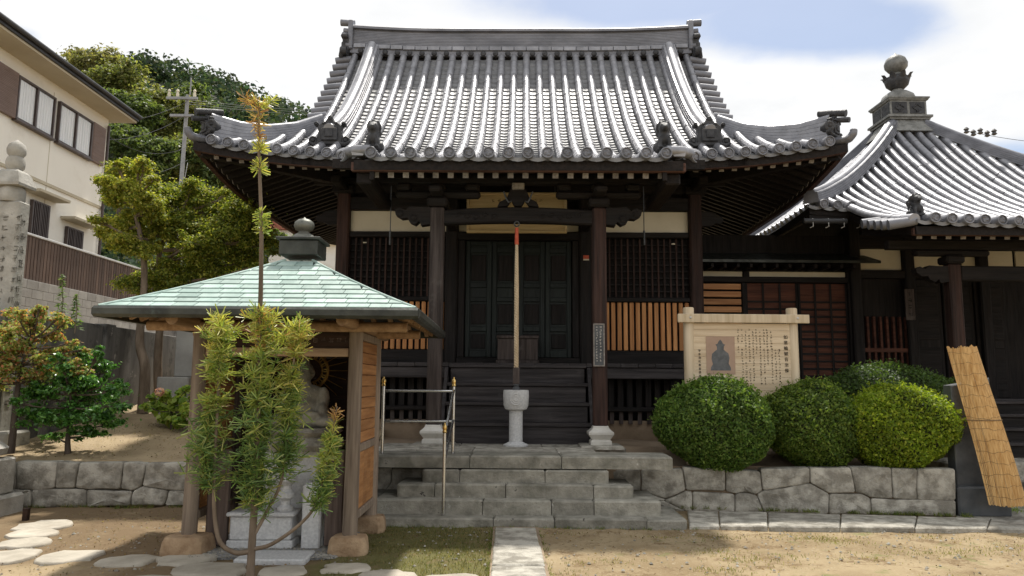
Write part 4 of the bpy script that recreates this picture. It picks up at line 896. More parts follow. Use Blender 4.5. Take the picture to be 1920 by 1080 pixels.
MB().box(q0[0], q1[0], RW-.13, RW-.101, q0[2], q1[2], .004).build('board', M['pillar'], t); mb = MB(); rg = random.Random(8)
for i in range(4): brush_marks(mb, V((q0[0]+q1[0])/2, RW-.131, q1[2]-.09-i*.13), V(1, 0, 0), V(0, 0, 1), .09, rg, .002, 5, .12)
mb.build('lettering', M['ink'], t, kind='stuff')
# ------------------------------------------------------------------ the low corridor between both halls
CY = 14.3
xa, xb = atY(1312, 560, CY)[0], atY(1595, 560, CY)[0]
cor = thing('corridor_building', 'low corridor with copper lean-to roof, plaster strips and slatted doors joining both halls', 'building', ((xa+xb)/2, CY, 0))
def kbx(name, m_, *a, b=.01): return MB().box(*a, b).build(name, m_, cor)
Z = lambda py, Y=CY: atY(1450, py, Y)[2]; X_ = lambda px, Y=CY: atY(px, 560, Y)[0]
mb = MB(); zr = Z(487, CY-.55); mb.add([(xa-.1, CY-.55, zr), (xb+.35, CY-.55, zr), (xb+.2, CY+.6, zr+.42), (xa-.1, CY+.6, zr+.42), (xa-.1, CY-.55, zr-.05), (xb+.35, CY-.55, zr-.05), (xb+.2, CY+.6, zr+.36), (xa-.1, CY+.6, zr+.36)], [(0, 1, 2, 3), (7, 6, 5, 4), (0, 4, 5, 1), (1, 5, 6, 2), (2, 6, 7, 3), (3, 7, 4, 0)]); mb.build('roof', M['copper_dark'], cor)
kbx('ridge_board', M['stair'], xa-.1, xb+.1, CY+.5, CY+.58, zr+.43, zr+.62)
for i in range(12): x = xa+.1+i*(xb-xa)/12; kbx('rafter', M['dark_y'], x, x+.06, CY-.48, CY, zr-.14, zr-.055)
kbx('wall', M['dark_z'], xa-.1, xb+.1, CY+.1, CY+.14, .8, zr+.6, b=0)
kbx('upper_wall', M['dark_x'], xa-.1, AX-HWD+1.2, CY+.62, CY+.68, zr+.3, 4.62, b=0)  # dark wall added to cover the sunlit eave edge behind it
for a, b in ((1312, 1394), (1407, 1588)): kbx('plaster_panel', M['plaster'], X_(a), X_(b), CY+.03, CY+.07, Z(519), Z(496), b=0)
kbx('post', M['dark_z'], X_(1395), X_(1406), CY-.03, CY+.08, Z(530), Z(490)); kbx('post', M['dark_z'], X_(1589), X_(1604), CY-.05, CY+.08, .9, zr-.1)
kbx('lintel', M['dark_x'], xa, xb, CY-.05, CY+.08, Z(530), Z(519.5)); kbx('lintel', M['dark_x'], xa, xb, CY-.05, CY+.08, Z(495.5), zr-.14)
sl_ = MB().box(X_(1311), X_(1390), -.02, .02, -.055, .055, .005).mesh('amber_slat', M['amber_x'], None, (0, 0, 0))
for i in range(12):
    o = bpy.data.objects.new('amber_slat', sl_); COL.objects.link(o); o.parent = cor; ORG[o.name] = ORG[cor.name]; o.location = (-(xa+xb)/2, .02, Z(538)-i*.148)
kbx('post', M['dark_z'], X_(1391), X_(1398), CY-.03, CY+.08, .9, Z(530.5))
for j, (a, b) in enumerate(((1400, 1494), (1500, 1588))):
    fx = kbx('sliding_door', M['redwood_x'], X_(a), X_(b), CY+.04+.02*j, CY+.058+.02*j, 1.45, Z(531), b=0); y = CY+.035+.02*j
    hb = MB().box(X_(a)-CY*0, X_(b), -.02, .0, -.018, .018).mesh('lattice_bar', M['dark_x'])
    for i in range(13): o = bpy.data.objects.new('lattice_bar', hb); COL.objects.link(o); o.parent = fx; o.location = (-(xa+xb)/2, y-CY, 1.5+i*.143)
    for q in range(4): x = X_(a)+q*(X_(b)-X_(a))/3; MB().box(x-.02, x+.02, y-.028, y-.021, 1.45, Z(531)).build('lattice_bar', M['dark_z'], fx)
kbx('floor_board', M['stair'], xa, xb+.1, CY-.3, CY+.1, 1.36, 1.44); kbx('underfloor', M['dark_z'], xa, xb, CY+.0, CY+.05, .5, 1.35, b=0)
# ------------------------------------------------------------------ the small copper-roofed shrine hut
HX, HY, HR = -2.15, 7.86, 1.365
hut = thing('shrine_hut', 'small open wooden shrine hut with green copper pyramid roof', 'shrine', (HX, HY, 0))
def hb(name, m_, *a, b=.01): return MB().box(*a, b).build(name, m_, hut)
ZE, ZT = 2.25, 2.945
def hz(d): t = d/HR; return ZT-(ZT-ZE)*(1.16*t-.16*t*t)          # height at distance d from the axis, slightly hollow
mb = MB(); ds = np.linspace(.14, HR-.02, 9); vs = []; fs = []
for o in (-.012, -.06):
    for d in ds: vs += [(HX-d, HY-d, hz(d)+o), (HX+d, HY-d, hz(d)+o), (HX+d, HY+d, hz(d)+o), (HX-d, HY+d, hz(d)+o)]
K = len(ds)
for l in range(2):
    for i in range(K-1):
        for j in range(4): a = l*K*4+i*4+j; b = l*K*4+i*4+(j+1) % 4; fs.append((a, b, b+4, a+4))
mb.add(vs, fs); hroof = mb.build('roof', M['copper_dark'], hut)
# copper sheets laid in ten courses on each slope
nC = 10; e = np.linspace(.16, HR, nC+1)
for side in range(4):
    ca, sa = [(1, 0), (0, 1), (-1, 0), (0, -1)][side]
    def P(u, d, dz): x, y = u, -d; return (HX+ca*x-sa*y, HY+sa*x+ca*y, hz(d)+dz)
    for i in range(nC):
        d0, d1 = e[i], e[i+1]; wpan = .19; off = (i % 2)*.5*wpan+RNG.uniform(-.02, .02); us = [-d1]
        u = -d1-(d1 % wpan)+off
        while u < d1-.03:
            if u > -d1+.03: us.append(u)
            u += wpan
        us.append(d1)
        for a, b in zip(us[:-1], us[1:]):
            g_ = .003; a2, b2 = max(a, -d0), min(b, d0); lift = RNG.uniform(0, .002); dd = d1+.016
            pts = [(a+g_, dd), (b-g_, dd)]+([(b2-g_, d0)] if b2 > -d0 else [])+([(a2+g_, d0)] if a2 < b2 and a2 < d0 else [])
            if b2 <= a2: pts = [(a+g_, dd), (b-g_, dd), ((b-g_) if b < 0 else (a+g_), max(abs(b if b < 0 else a), d0))]
            n_ = len(pts); zz = [.014+lift if d == dd else .003 for _, d in pts]
            mb = MB(); mb.add([P(u_, d_, z_) for (u_, d_), z_ in zip(pts, zz)]+[P(u_, d_, z_-.008) for (u_, d_), z_ in zip(pts, zz)], [tuple(range(n_)), tuple(range(n_, 2*n_))[::-1]]+[(q, (q+1) % n_+0, (q+1) % n_+n_, q+n_) for q in range(n_)])
            mb.build('copper_sheet', M['copper'], hroof)
for sx, sy in ((-1, -1), (1, -1), (1, 1), (-1, 1)):
    MB().tube([(HX+sx*d, HY+sy*d, hz(d)+.004) for d in np.linspace(.14, HR+.01, 10)], .016, 8).build('hip_seam', M['copper'], hroof, 50)
# gutter / fascia round the eave
for side in range(4):
    ca, sa = [(1, 0), (0, 1), (-1, 0), (0, -1)][side]; w_ = HR+.035
    Pq = lambda u, d, z: V(HX+ca*u+sa*d, HY+sa*u-ca*d, z)
    MB().sweep([(0, -.085), (.055, -.085), (.075, -.06), (.075, -.01), (.055, .012), (.0, .012)], [(Pq(u, w_-.055, ZE-.012), V(sa, -ca, 0), V(0, 0, 1)) for u in (-w_-.0, w_+.0)]).build('eave_gutter', M['copper_dark'], hroof)
mb = MB(); mb.box(HX-.20, HX+.20, HY-.20, HY+.20, ZT-.03, ZT+.13, .01); mb.box(HX-.23, HX+.23, HY-.23, HY+.23, ZT+.131, ZT+.16, .006); mb.build('finial_box', M['copper_dark'], hroof)
MB().lathe([(r_*.92, ZT+.16+z_*.9) for r_, z_ in ((.15, 0), (.145, .03), (.10, .065), (.062, .09), (.058, .105), (.10, .13), (.118, .17), (.108, .215), (.07, .245), (.02, .262), (.003, .28))], (HX, HY, 0), 24).build('finial_jewel', M['bronze'], hroof, 50)
# posts, stones, frame
FY, BY = 7.28, 8.36; XL_, XR_ = -2.945, -1.44
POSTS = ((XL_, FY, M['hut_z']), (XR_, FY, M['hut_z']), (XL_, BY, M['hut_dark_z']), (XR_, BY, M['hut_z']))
for x, y, m_ in POSTS:
    MB().tube([(x, y, .17), (x+.004, y, .9), (x, y, 2.16)], [.072, .069, .066], 14).build('post', m_, hut, 50)
for x, y, sx in ((XL_, FY, .19), (XR_, FY, .165), (XL_, BY, .15), (XR_, BY, .15)):
    mb = MB(); n_ = 16; a0 = .39; ex_ = lambda q: math.copysign(abs(q)**.45, q)
    rs = RNG.uniform(.94, 1.06, n_)*sx; rng = lambda k, z, j=.006: [(x+k*rs[q]*ex_(math.cos(a0+q*6.283/n_)), y+k*.85*rs[q]*ex_(math.sin(a0+q*6.283/n_)), z+RNG.normal(0, j)) for q in range(n_)]
    R_ = [rng(1.08, -.03), rng(1.1, .05), rng(1.03, .14), rng(.92, .175, .004), rng(.5, .185, .004)]; mb.add(sum(R_, [])+[(x, y, .19)], [(l*n_+q, l*n_+(q+1) % n_, (l+1)*n_+(q+1) % n_, (l+1)*n_+q) for l in range(4) for q in range(n_)]+[(4*n_+q, 4*n_+(q+1) % n_, 5*n_) for q in range(n_)]); mb.build('foundation_stone', M['clay'], hut, 45)
hb('front_beam', M['hut_x'], XL_-.08, XR_+.08, FY-.05, FY+.05, 2.10, 2.20, b=.015)
for y in (BY,): hb('back_beam', M['hut_x'], XL_-.08, XR_+.08, y-.05, y+.05, 2.10, 2.20)
for x in (XL_, XR_): MB().tube([(x, 6.62, 2.155), (x, 9.05, 2.155)], .055, 12).build('eave_beam', M['hut_raft'], hut, 50)
for y in (FY, BY): MB().tube([(HX-1.25, y-.13, 2.13), (HX+1.22, y-.13, 2.13)], .048, 12).build('eave_beam', M['hut_raft'], hut, 50)
zl = atY(510, 652, FY)[2]; zl1 = atY(510, 668, FY)[2]
hb('lintel', M['hut_x'], XL_+.065, XR_-.065, FY-.035, FY+.035, zl1, zl, b=.008)
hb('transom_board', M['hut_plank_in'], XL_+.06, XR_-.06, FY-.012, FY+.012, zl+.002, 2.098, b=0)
mb = MB(); rg = random.Random(11)
for i in range(5): brush_marks(mb, V(-1.83+i*.075, FY-.0125, (zl+2.09)/2), V(1, 0, 0), V(0, 0, 1), .06, rg, .001, 4, .1)
mb.build('lettering', M['hut_dark_z'], hut, kind='stuff')
for side, x in ((0, XL_), (1, XR_)):          # planked side walls
    s_ = 1 if side else -1; x0, x1 = x-.012+.02*s_, x+.012+.02*s_
    for z0, z1 in ((.93, 1.01), (.30, .38), (2.02, 2.098)): hb('side_rail', M['hut_z'], x-.03, x+.05 if s_ > 0 else x+.03, FY+.065, BY-.065, z0, z1)
    n_ = 9
    for i in range(n_):
        z0 = 1.012+i*(1.006/n_); hb('side_plank', M['hut_plank'], x0, x1, FY+.06, BY-.06, z0+.001, z0+1.006/n_-.004, b=.006)
    for i in range(5):
        y0 = FY+.06+i*(BY-FY-.12)/5; hb('side_panel', M['hut_plank'], x0, x1, y0+.001, y0+(BY-FY-.12)/5-.003, .382, .928, b=.005)
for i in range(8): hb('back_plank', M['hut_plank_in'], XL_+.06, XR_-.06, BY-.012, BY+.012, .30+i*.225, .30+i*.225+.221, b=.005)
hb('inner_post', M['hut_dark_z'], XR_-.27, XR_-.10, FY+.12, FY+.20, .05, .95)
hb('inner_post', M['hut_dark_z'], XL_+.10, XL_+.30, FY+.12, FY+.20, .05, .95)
# rafters and ceiling boards under the eave
for i in range(13):
    x = HX-1.2+i*.2; d = abs(x-HX); y0 = HY-HR+.08
    MB().beam((x, y0, hz(HR-.08)-.10), (x, HY-max(.3, d), hz(max(.3, d))-.10), .045, .05).build('rafter', M['hut_raft'], hut)
    MB().beam((x, HY+HR-.08, hz(HR-.08)-.10), (x, HY+max(.3, d), hz(max(.3, d))-.10), .045, .05).build('rafter', M['hut_raft'], hut)
    y = HY-1.2+i*.2; d = abs(y-HY)
    for s_ in (-1, 1): MB().beam((HX+s_*(HR-.08), y, hz(HR-.08)-.10), (HX+s_*max(.3, d), y, hz(max(.3, d))-.10), .045, .05).build('rafter', M['hut_raft'], hut)
# ---- the statue on its pedestal, offerings
SX, SY = -2.09, 7.95
st = thing('seated_statue', 'grey stone seated buddha statue with gilt rayed halo inside the shrine hut', 'statue', (SX, SY, .1))
MB().box(SX-.42, SX+.42, SY-.33, SY+.3, .10, .20, .012).build('base_slab', M['granite_white'], st)
MB().box(SX-.33, SX+.33, SY-.22, SY+.25, .202, .92, .015).build('pedestal', M['granite_white'], st)
MB().lathe([(.40, .922), (.43, .97), (.40, 1.02), (.34, 1.05), (.40, 1.10), (.36, 1.14)], (SX, SY+.02, 0), 28).build('lotus_seat', M['stone'], st, 40)
z = 1.13; b = [((SX, SY+.03, z+.22), (.16, .13, .22)), ((SX, SY+.03, z+.36), (.19, .115, .10)), ((SX, SY+.02, z+.07), (.30, .22, .09)), ((SX, SY, z+.47), (.055, .055, .07)), ((SX, SY-.02, z+.58), (.085, .095, .115)), ((SX, SY, z+.69), (.045, .045, .04)), ((SX, SY-.11, z+.57), (.016, .02, .022))]
for s_ in (-1, 1): b += [((SX+s_*.19, SY+.02, z+.30), (.065, .075, .13)), ((SX+s_*.20, SY-.03, z+.17), (.06, .09, .10)), ((SX+s_*.11, SY-.13, z+.14), (.09, .06, .045)), ((SX+s_*.25, SY-.06, z+.07), (.14, .15, .07)), ((SX+s_*.085, SY-.01, z+.57), (.015, .025, .045)), ((SX+s_*.04, SY-.10, z+.60), (.02, .012, .01))]
remesh_obj('figure', b, M['stone_step'], st, .014, 2)  # darker stone stands for the shade inside the hut
ha = MB(); c = V(SX, SY+.17, z+.60)
ha.tube([c+V(.19*math.cos(a), 0, .19*math.sin(a)) for a in np.linspace(0, 6.2832, 33)], .018, 6); ha.tube([c+V(.13*math.cos(a), 0, .13*math.sin(a)) for a in np.linspace(0, 6.2832, 33)], .010, 6)
for k in range(26): a = 2*math.pi*k/26; ha.tube([c+V(.2*math.cos(a), 0, .2*math.sin(a)), c+V(.40*math.cos(a), 0, .40*math.sin(a))], [.006, .003], 5)
for k in range(16): a = 2*math.pi*k/16; ha.tube([c+V((.16+.03*math.cos(q))*math.cos(a+.08*math.sin(q)), -.01, (.16+.03*math.cos(q))*math.sin(a+.08*math.sin(q))) for q in np.linspace(0, 6.28, 9)], .007, 5)
ha.build('halo', M['curtain_gold'], st, 50)
lettering('法\n輪', .10, V(SX+.20, SY-.2215, .52), V(1, 0, 0), V(0, 0, 1), M['ink'], st)
def granite_block():
    for nm, x0, x1, y0, y1, z1, lab in (('offering_table', -2.62, -2.03, 7.42, 7.66, .36, 'low white granite offering table before the seated statue'), ('granite_post', -1.93, -1.75, 7.40, 7.56, .62, 'short white granite post standing beside the offering table')):
        t = thing(nm, lab, 'table' if 'table' in nm else 'post', ((x0+x1)/2, (y0+y1)/2, .06))
        if 'table' in nm:
            MB().box(x0, x1, y0, y1, .10, z1-.04, .012).build('body', M['granite_white'], t); MB().box(x0-.03, x1+.03, y0-.03, y1+.03, z1-.039, z1, .01).build('top', M['granite_white'], t); MB().box(x0-.02, x1+.02, y0-.02, y1+.02, .02, .099, .008).build('foot', M['granite_white'], t)
        else: MB().box(x0, x1, y0, y1, .02, z1, .015).build('shaft', M['granite_white'], t); MB().box(x0+.015, x1-.015, y0+.015, y1-.015, z1+.001, z1+.02, .01).build('cap', M['granite_white'], t)
    t = thing('flower_vase', 'small white stone flower vase on the granite offering table', 'vase', (-2.12, 7.52, .36)); MB().lathe([(.075, .362), (.08, .39), (.045, .42), (.045, .46), (.085, .49), (.085, .53), (.05, .56), (.05, .60), (.10, .65), (.10, .69), (.07, .69)], (-2.12, 7.52, 0), 20).build('body', M['granite_white'], t, 40)
    MB().lathe([(.072, .688), (.072, .70), (.05, .70)], (-2.12, 7.52, 0), 20).build('rim', M['granite_white'], t, 40)
granite_block()
gr = MB(); gr.box(-2.85, -1.52, 7.05, 8.5, -.02, .030); gr = gr.build('gravel_bed', M['gravel']); gr['kind'] = 'structure'
n = 2600; P = np.c_[RNG.uniform(-2.86, -1.5, n), RNG.uniform(7.0, 7.6, n), RNG.uniform(.026, .034, n)]; mb = MB()
for p in P[:1500]: s_ = RNG.uniform(.007, .014); mb.add([p+V(s_, 0, 0), p+V(0, s_, 0), p-V(s_, 0, 0), p-V(0, s_, 0), p+V(0, 0, s_*.8)], [(0, 1, 4), (1, 2, 4), (2, 3, 4), (3, 0, 4)])
o = mb.build('gravel', M['stone'], None); o['kind'] = 'stuff'
fs_ = atZ(510, 1040, .05); mb = MB(); x0, x1 = atZ(438, 1048, .05)[0], atZ(582, 1040, .05)[0]
mb.box(x0, x1, atZ(500, 1049, .05)[1], atZ(500, 1031, .05)[1], -.02, .05, .012)
o = mb.build('flagstone', M['granite_white']); tag(o, 'flat rectangular pale granite slab lying before the shrine hut', 'stone slab')
# ------------------------------------------------------------------ stone steps and platform of the large hall
steps = thing('stone_steps', 'broad weathered stone steps and platform leading up to the porch', 'steps', t2w((0, 9.2, 0)), TA, org=(0, 9.2, 0))
def end_slab(x0, x1, y0, y1, z0, z1, cl, cr, b=.018):
    """kerb stone with optional rounded front corner left / right"""
    o = []
    def arc(cx_, cy_, r_, a0, a1): return [(cx_+r_*math.cos(R(a)), cy_+r_*math.sin(R(a))) for a in np.linspace(a0, a1, 6)]
    o += arc(x0+cl, y0+cl, cl, 180, 270) if cl else [(x0, y0)]
    o += arc(x1-cr, y0+cr, cr, 270, 360) if cr else [(x1, y0)]
    o += [(x1, y1), (x0, y1)]
    return MB().prism(o, (0, 0, z0), V(1, 0, 0), V(0, 1, 0), V(0, 0, z1-z0), b)
def course(y0, y1, z0, z1, pxs, py, cl, cr):
    xs = [tY(p, py, y0)[0] for p in pxs]
    for i, (a, b) in enumerate(zip(xs[:-1], xs[1:])):
        dz = RNG.uniform(-.006, .004); dy = RNG.uniform(-.006, .006)
        end_slab(a+.004, b-.004, y0+dy, y1, z0, z1+dz, cl if i == 0 else 0, cr if i == len(xs)-2 else 0).build('step_stone', M['stone_step'], steps)
YB = tZ(1000, 972, .12)[1]; Y1 = tZ(1000, 938, .285)[1]; Y2 = tZ(1000, 909, .435)[1]; Y3 = tZ(1000, 881, .59)[1]; Y4 = tZ(1000, 855.5, .745)[1]
print('STEP Y', YB, Y1, Y2, Y3, Y4)
course(YB, YB+1.0, -.1, .12, (560, 700, 925, 1040, 1213, 1292), 980, 0, .10)
course(Y1, Y1+.9, .1, .285, (600, 700, 905, 1034, 1114, 1242), 950, 0, .07)
course(Y2, Y2+.7, .27, .435, (742, 815, 948, 1113, 1190), 922, .07, .08)
course(Y3, Y3+.5, .42, .59, (790, 862, 1022, 1143), 892, .07, .07)
course(Y4, Y4+.62, .60, .745, (600, 881, 1053, 1263), 865, 0, .04)
xs = [tY(p, 845, Y4+.6)[0] for p in (600, 780, 885, 1045, 1120)]
for i, (a, b) in enumerate(zip(xs[:-1], xs[1:])): MB().box(a+.003, b-.003, Y4+.625, Y4+1.3, .62, .744+RNG.uniform(-.003, .001), .01).build('paving_slab', M['stone'], steps)
xs = [-1.9, -.8, .35, 1.5]
for a, b in zip(xs[:-1], xs[1:]): MB().box(a+.003, b-.003, Y4+1.305, 11.0, .62, .741, .01).build('paving_slab', M['stone'], steps)
# ------------------------------------------------------------------ rough stone retaining walls, stones traced one by one
def wall(name, label, P0, n, off, sc_, stones, depth=.2):
    t = thing(name, label, 'stone wall', (P0[0], P0[1], 0))
    for s_ in stones:
        pts = [onP(off[0]+x*sc_, off[1]+y*sc_, P0, n) for x, y in s_][::-1]
        mb = MB(); stone_poly(mb, pts, n, depth); mb.build('stone', M['stone'], t, 50)
    return t
A = atZ(1290, 952, .06); B = atZ(1790, 967, .06); dW = unit(B-A); nW = V(dW[1], -dW[0], 0)
rw = wall('retaining_wall', 'grey rough-fitted stone retaining wall below the clipped bushes', A, nW, (1200, 680), .375, (
    [(-150, 530), (5, 535), (5, 640), (-150, 640)], [(5, 535), (212, 528), (230, 638), (130, 684), (5, 642)], [(212, 522), (427, 528), (427, 642), (230, 640)], [(427, 528), (602, 543), (614, 640), (586, 660), (530, 648), (475, 656), (427, 642)],
    [(602, 530), (850, 524), (852, 602), (730, 625), (614, 640)], [(850, 524), (1055, 524), (1080, 650), (948, 656), (852, 602)], [(1055, 522), (1258, 524), (1268, 680), (1155, 676), (1110, 655), (1080, 650)],
    [(1258, 526), (1388, 530), (1388, 688), (1268, 682)], [(1388, 530), (1578, 530), (1582, 690), (1388, 690)],
    [(120, 690), (230, 640), (262, 645), (262, 745), (230, 745)], [(262, 645), (475, 656), (475, 750), (262, 748)], [(475, 656), (530, 648), (586, 662), (622, 752), (475, 752)],
    [(586, 660), (614, 640), (730, 625), (852, 602), (948, 656), (945, 758), (622, 754)], [(948, 656), (1110, 655), (1155, 678), (1158, 760), (945, 758)], [(1155, 678), (1268, 684), (1582, 690), (1582, 770), (1158, 762)],
    [(-150, 640), (5, 642), (130, 684), (120, 690), (230, 745), (-150, 745)]))
wall('retaining_wall', 'short piece of rough stone wall between the shrine hut and the stone steps', V(-1.5, 9.62, 0), V(0, -1, 0), (1200, 680), .375, (
    [(-1500, 525), (-1240, 525), (-1245, 600), (-1300, 670), (-1500, 680)], [(-1240, 525), (-1060, 525), (-1060, 640), (-1180, 670), (-1300, 670), (-1245, 600)], [(-1500, 680), (-1300, 670), (-1180, 670), (-1060, 640), (-1060, 720), (-1500, 720)]))
q0, q1 = A-dW*1.4, onP(1791, 900, A, nW); mb = MB(); mb.beam(V(q0[0], q0[1], .25)-nW*.12, V(q1[0], q1[1], .25)-nW*.12, .12, .5); mb.build('wall_core', M['soil_dark'], rw)
mb = MB(); e_ = onP(1790, 900, A, nW); mb.beam(V(e_[0]-.12, e_[1]+.14, .26), V(e_[0]-.12, e_[1]+1.6, .26), .22, .54, .02); mb.build('wall_return', M['stone'], rw)
A2 = atZ(180, 950, .02); nL = V(.03, -1, 0)
wall('retaining_wall', 'brownish rough-fitted stone wall below the left terrace with the round shrub', A2, nL, (0, 560), .4815, (
    [(-120, 640), (62, 640), (62, 745), (-120, 745)], [(62, 632), (220, 634), (212, 740), (140, 748), (62, 742)], [(220, 634), (308, 638), (290, 738), (212, 740)], [(308, 638), (480, 636), (468, 742), (340, 744), (290, 738)], [(480, 636), (568, 640), (552, 730), (515, 750), (468, 742)],
    [(568, 640), (760, 634), (780, 745), (655, 748), (552, 730)], [(760, 634), (960, 634), (970, 745), (780, 745)], [(960, 634), (1180, 634), (1180, 745), (970, 745)], [(-120, 745), (62, 742), (120, 745), (120, 812), (-120, 815)], [(120, 745), (212, 740), (336, 742), (336, 815), (120, 815)], [(336, 744), (515, 750), (508, 806), (336, 812)],
    [(515, 750), (552, 730), (655, 748), (640, 806), (508, 806)], [(655, 748), (780, 745), (900, 748), (900, 806), (640, 806)], [(900, 748), (1180, 745), (1180, 806), (900, 806)]))
mb = MB(); mb.box(A2[0]-4, A2[0]+4.0, A2[1]+.17, A2[1]+.3, -.2, .56); mb.build('wall_core', M['soil_dark'], [o for o in bpy.data.objects if o.name.startswith('retaining_wall')][-1])
# kerb in front of the wall
ke = thing('stone_kerb', 'long pale stone edging strip between yard and retaining wall', 'kerb', (4, 8.5, 0)); pxs = (1292, 1350, 1440, 1575, 1715, 1850, 2000)
fz_ = lambda p: 985+(p-1292)*.010; bz_ = lambda p: 956+(p-1292)*.028
for a, b in zip(pxs[:-1], pxs[1:]):
    q = [atZ(a+1, fz_(a), .06), atZ(b-1, fz_(b), .06), atZ(b-1+(b-1500)*.02, bz_(b), .06), atZ(a+1+(a-1500)*.02, bz_(a), .06)]
    MB().prism([(p[0], p[1]) for p in q], (0, 0, -.06), V(1, 0, 0), V(0, 1, 0), V(0, 0, .12+RNG.uniform(-.006, .004)), .012).build('kerb_stone', M['stone'], ke)
# paving on the right behind the kerb
pv = MB(); a = [atZ(1793, 966, .06), atZ(2050, 990, .06), atZ(2050, 915, .06), atZ(1793, 935, .06)]
pv.prism([(p[0], p[1]) for p in a], (0, 0, -.1), V(1, 0, 0), V(0, 1, 0), V(0, 0, .15)); pav = struct(pv.build('paving', M['stone']))
# entrance path of squared slabs
pa = MB(); l0, r0_, l1, r1_ = atZ(928, 992, .0), atZ(1005, 992, .0), atZ(931, 1090, 0), atZ(1036, 1090, 0)
pa.box(l0[0]-.02, r0_[0]+.02, 2.0, l0[1]+.05, -.05, .028); path = struct(pa.build('path', M['soil_dark'])); ys = [atZ(960, p, .03)[1] for p in (990, 1024, 1062.5)]; ys += [ys[-1]-.62*(i+1) for i in range(5)]
for i, (a, b) in enumerate(zip(ys[:-1], ys[1:])): MB().box(l0[0]+RNG.uniform(-.01, .01), r0_[0]+RNG.uniform(-.01, .01), b+.01, a-.01, -.03, .042+RNG.uniform(-.004, .004), .012).build('paving_stone', M['stone'], path)
# stepping stones
SS = ((85, 981, 48, 9, 'small stepping stone nearest the left stone wall'), (60, 997, 46, 8, 'narrow stepping stone second from the left stone wall'), (48, 1014, 46, 10, 'brownish stepping stone third from the left stone wall'), (18, 1039, 46, 13, 'large stepping stone fourth from the left stone wall'), (133, 1039, 56, 12, 'pale pointed stepping stone in a row between stone wall and hut'), (242, 1047, 53, 10, 'oval stepping stone next before the hut corner'),
      (350, 1044, 52, 12, 'flat stepping stone beside the left front stone of the hut'), (392, 1064, 80, 15, 'largest stepping stone, behind the umbrella pine trunk'), (532, 1067, 48, 11, 'round stepping stone right of the umbrella pine trunk'), (650, 1061, 50, 10, 'reddish stepping stone before the right front stone of the hut'), (725, 1076, 55, 13, 'stepping stone on the moss next to the reddish one'), (852, 1082, 56, 11, 'stepping stone on the moss nearest the entrance path'), (285, 1086, 70, 12, 'stepping stone before the oval one, left of the umbrella pine'))
for i, (px, py, rx, ry, lab) in enumerate(SS):
    ry *= .86; rx *= .96; c = atZ(px, py, .04); ax_ = np.linalg.norm(atZ(px+rx, py, .04)-c); ay_ = np.linalg.norm(atZ(px, py-ry, .04)-atZ(px, py+ry, .04))/2; n_ = 14
    rr_ = 1+RNG.normal(0, .10, n_); o = [(ax_*rr_[k]*math.copysign(abs(math.cos(6.2832*k/n_))**.8, math.cos(6.2832*k/n_)), ay_*rr_[k]*math.copysign(abs(math.sin(6.2832*k/n_))**.8, math.sin(6.2832*k/n_))) for k in range(n_)]
    mb = MB(); rings = [(1.02, -.04), (1.02, .012), (.985, .028), (.95, .032), (.5, .034)]; vs = [(c[0]+x*s_, c[1]+y*s_, z+RNG.normal(0, .002)) for s_, z in rings for x, y in o]+[(c[0], c[1], .034)]
    mb.add(vs, [(l*n_+k, l*n_+(k+1) % n_, (l+1)*n_+(k+1) % n_, (l+1)*n_+k) for l in range(4) for k in range(n_)]+[(4*n_+k, 4*n_+(k+1) % n_, 5*n_) for k in range(n_)])
    solo(mb, 'stepping_stone', M['stepstone'], lab, 'stepping stone', (c[0], c[1], 0), 50, 'stepping stones in the yard')
# ------------------------------------------------------------------ handrail, bowl pillar
hr = thing('handrail', 'stainless steel handrail with brass caps on the stone steps', 'railing', t2w((-1.2, 9.3, .745)), TA, org=(-1.2, 9.3, .745))
pa_ = tZ(716, 850, .745); pb_ = tZ(849, 850, .745); pc_ = tZ(831, 966, .12); ra = .021
def rpost(p, zb, zt):
    MB().tube([(p[0], p[1], zb), (p[0], p[1], zt)], ra, 14).build('rail_post', M['steel'], hr, 50)
    MB().lathe([(ra*1.05, zt), (ra*1.35, zt+.012), (ra*1.05, zt+.028), (ra*1.1, zt+.04), (ra*1.4, zt+.06), (ra*1.15, zt+.082), (ra*.5, zt+.098), (ra*.55, zt+.104), (ra*.3, zt+.118)], (p[0], p[1], 0), 16).build('brass_cap', M['brass'], hr, 40)
zt = tY(716, 724, pa_[1])[2]; rpost(pa_, .745, zt); rpost(pb_, .745, zt); zc = tY(831, 812, pc_[1])[2]; rpost(pc_, .12, zc)
def rbar(a, b, r_=.016): MB().tube([a, b], r_, 12).build('rail_bar', M['steel'], hr, 50)
z1 = tY(780, 733, pa_[1])[2]; z2 = tY(780, 790, pa_[1])[2]
for z in (z1, z2): rbar((pa_[0], pa_[1], z), (pb_[0], pb_[1], z))
rbar((pb_[0], pb_[1], z1+.02), (pc_[0], pc_[1], zc-.03)); rbar((pb_[0], pb_[1], z2+.02), (pc_[0], pc_[1], zc-.03-(z1-z2)*.8))
c = tZ(967, 836, .745); bp_ = thing('stone_bowl_pillar', 'white granite pillar carrying a carved bowl below the bell rope', 'stone bowl', t2w((c[0], c[1], .745)), TA, org=(c[0], c[1], .745)); s_ = c[1]/FPX
zz = lambda py: tY(967, py, c[1])[2]; wpx = lambda n_: n_*s_*1.0
MB().lathe([(wpx(23), .744), (wpx(23), .765), (wpx(17), .785), (wpx(14), .80)], (c[0], c[1], 0), 20).build('foot', M['granite_white'], bp_, 40)
MB().tube([(c[0], c[1], .79), (c[0], c[1], zz(768))], wpx(12.5), 24).build('shaft', M['granite_white'], bp_, 50)
h0, h1 = zz(769), zz(731); H_ = h1-h0
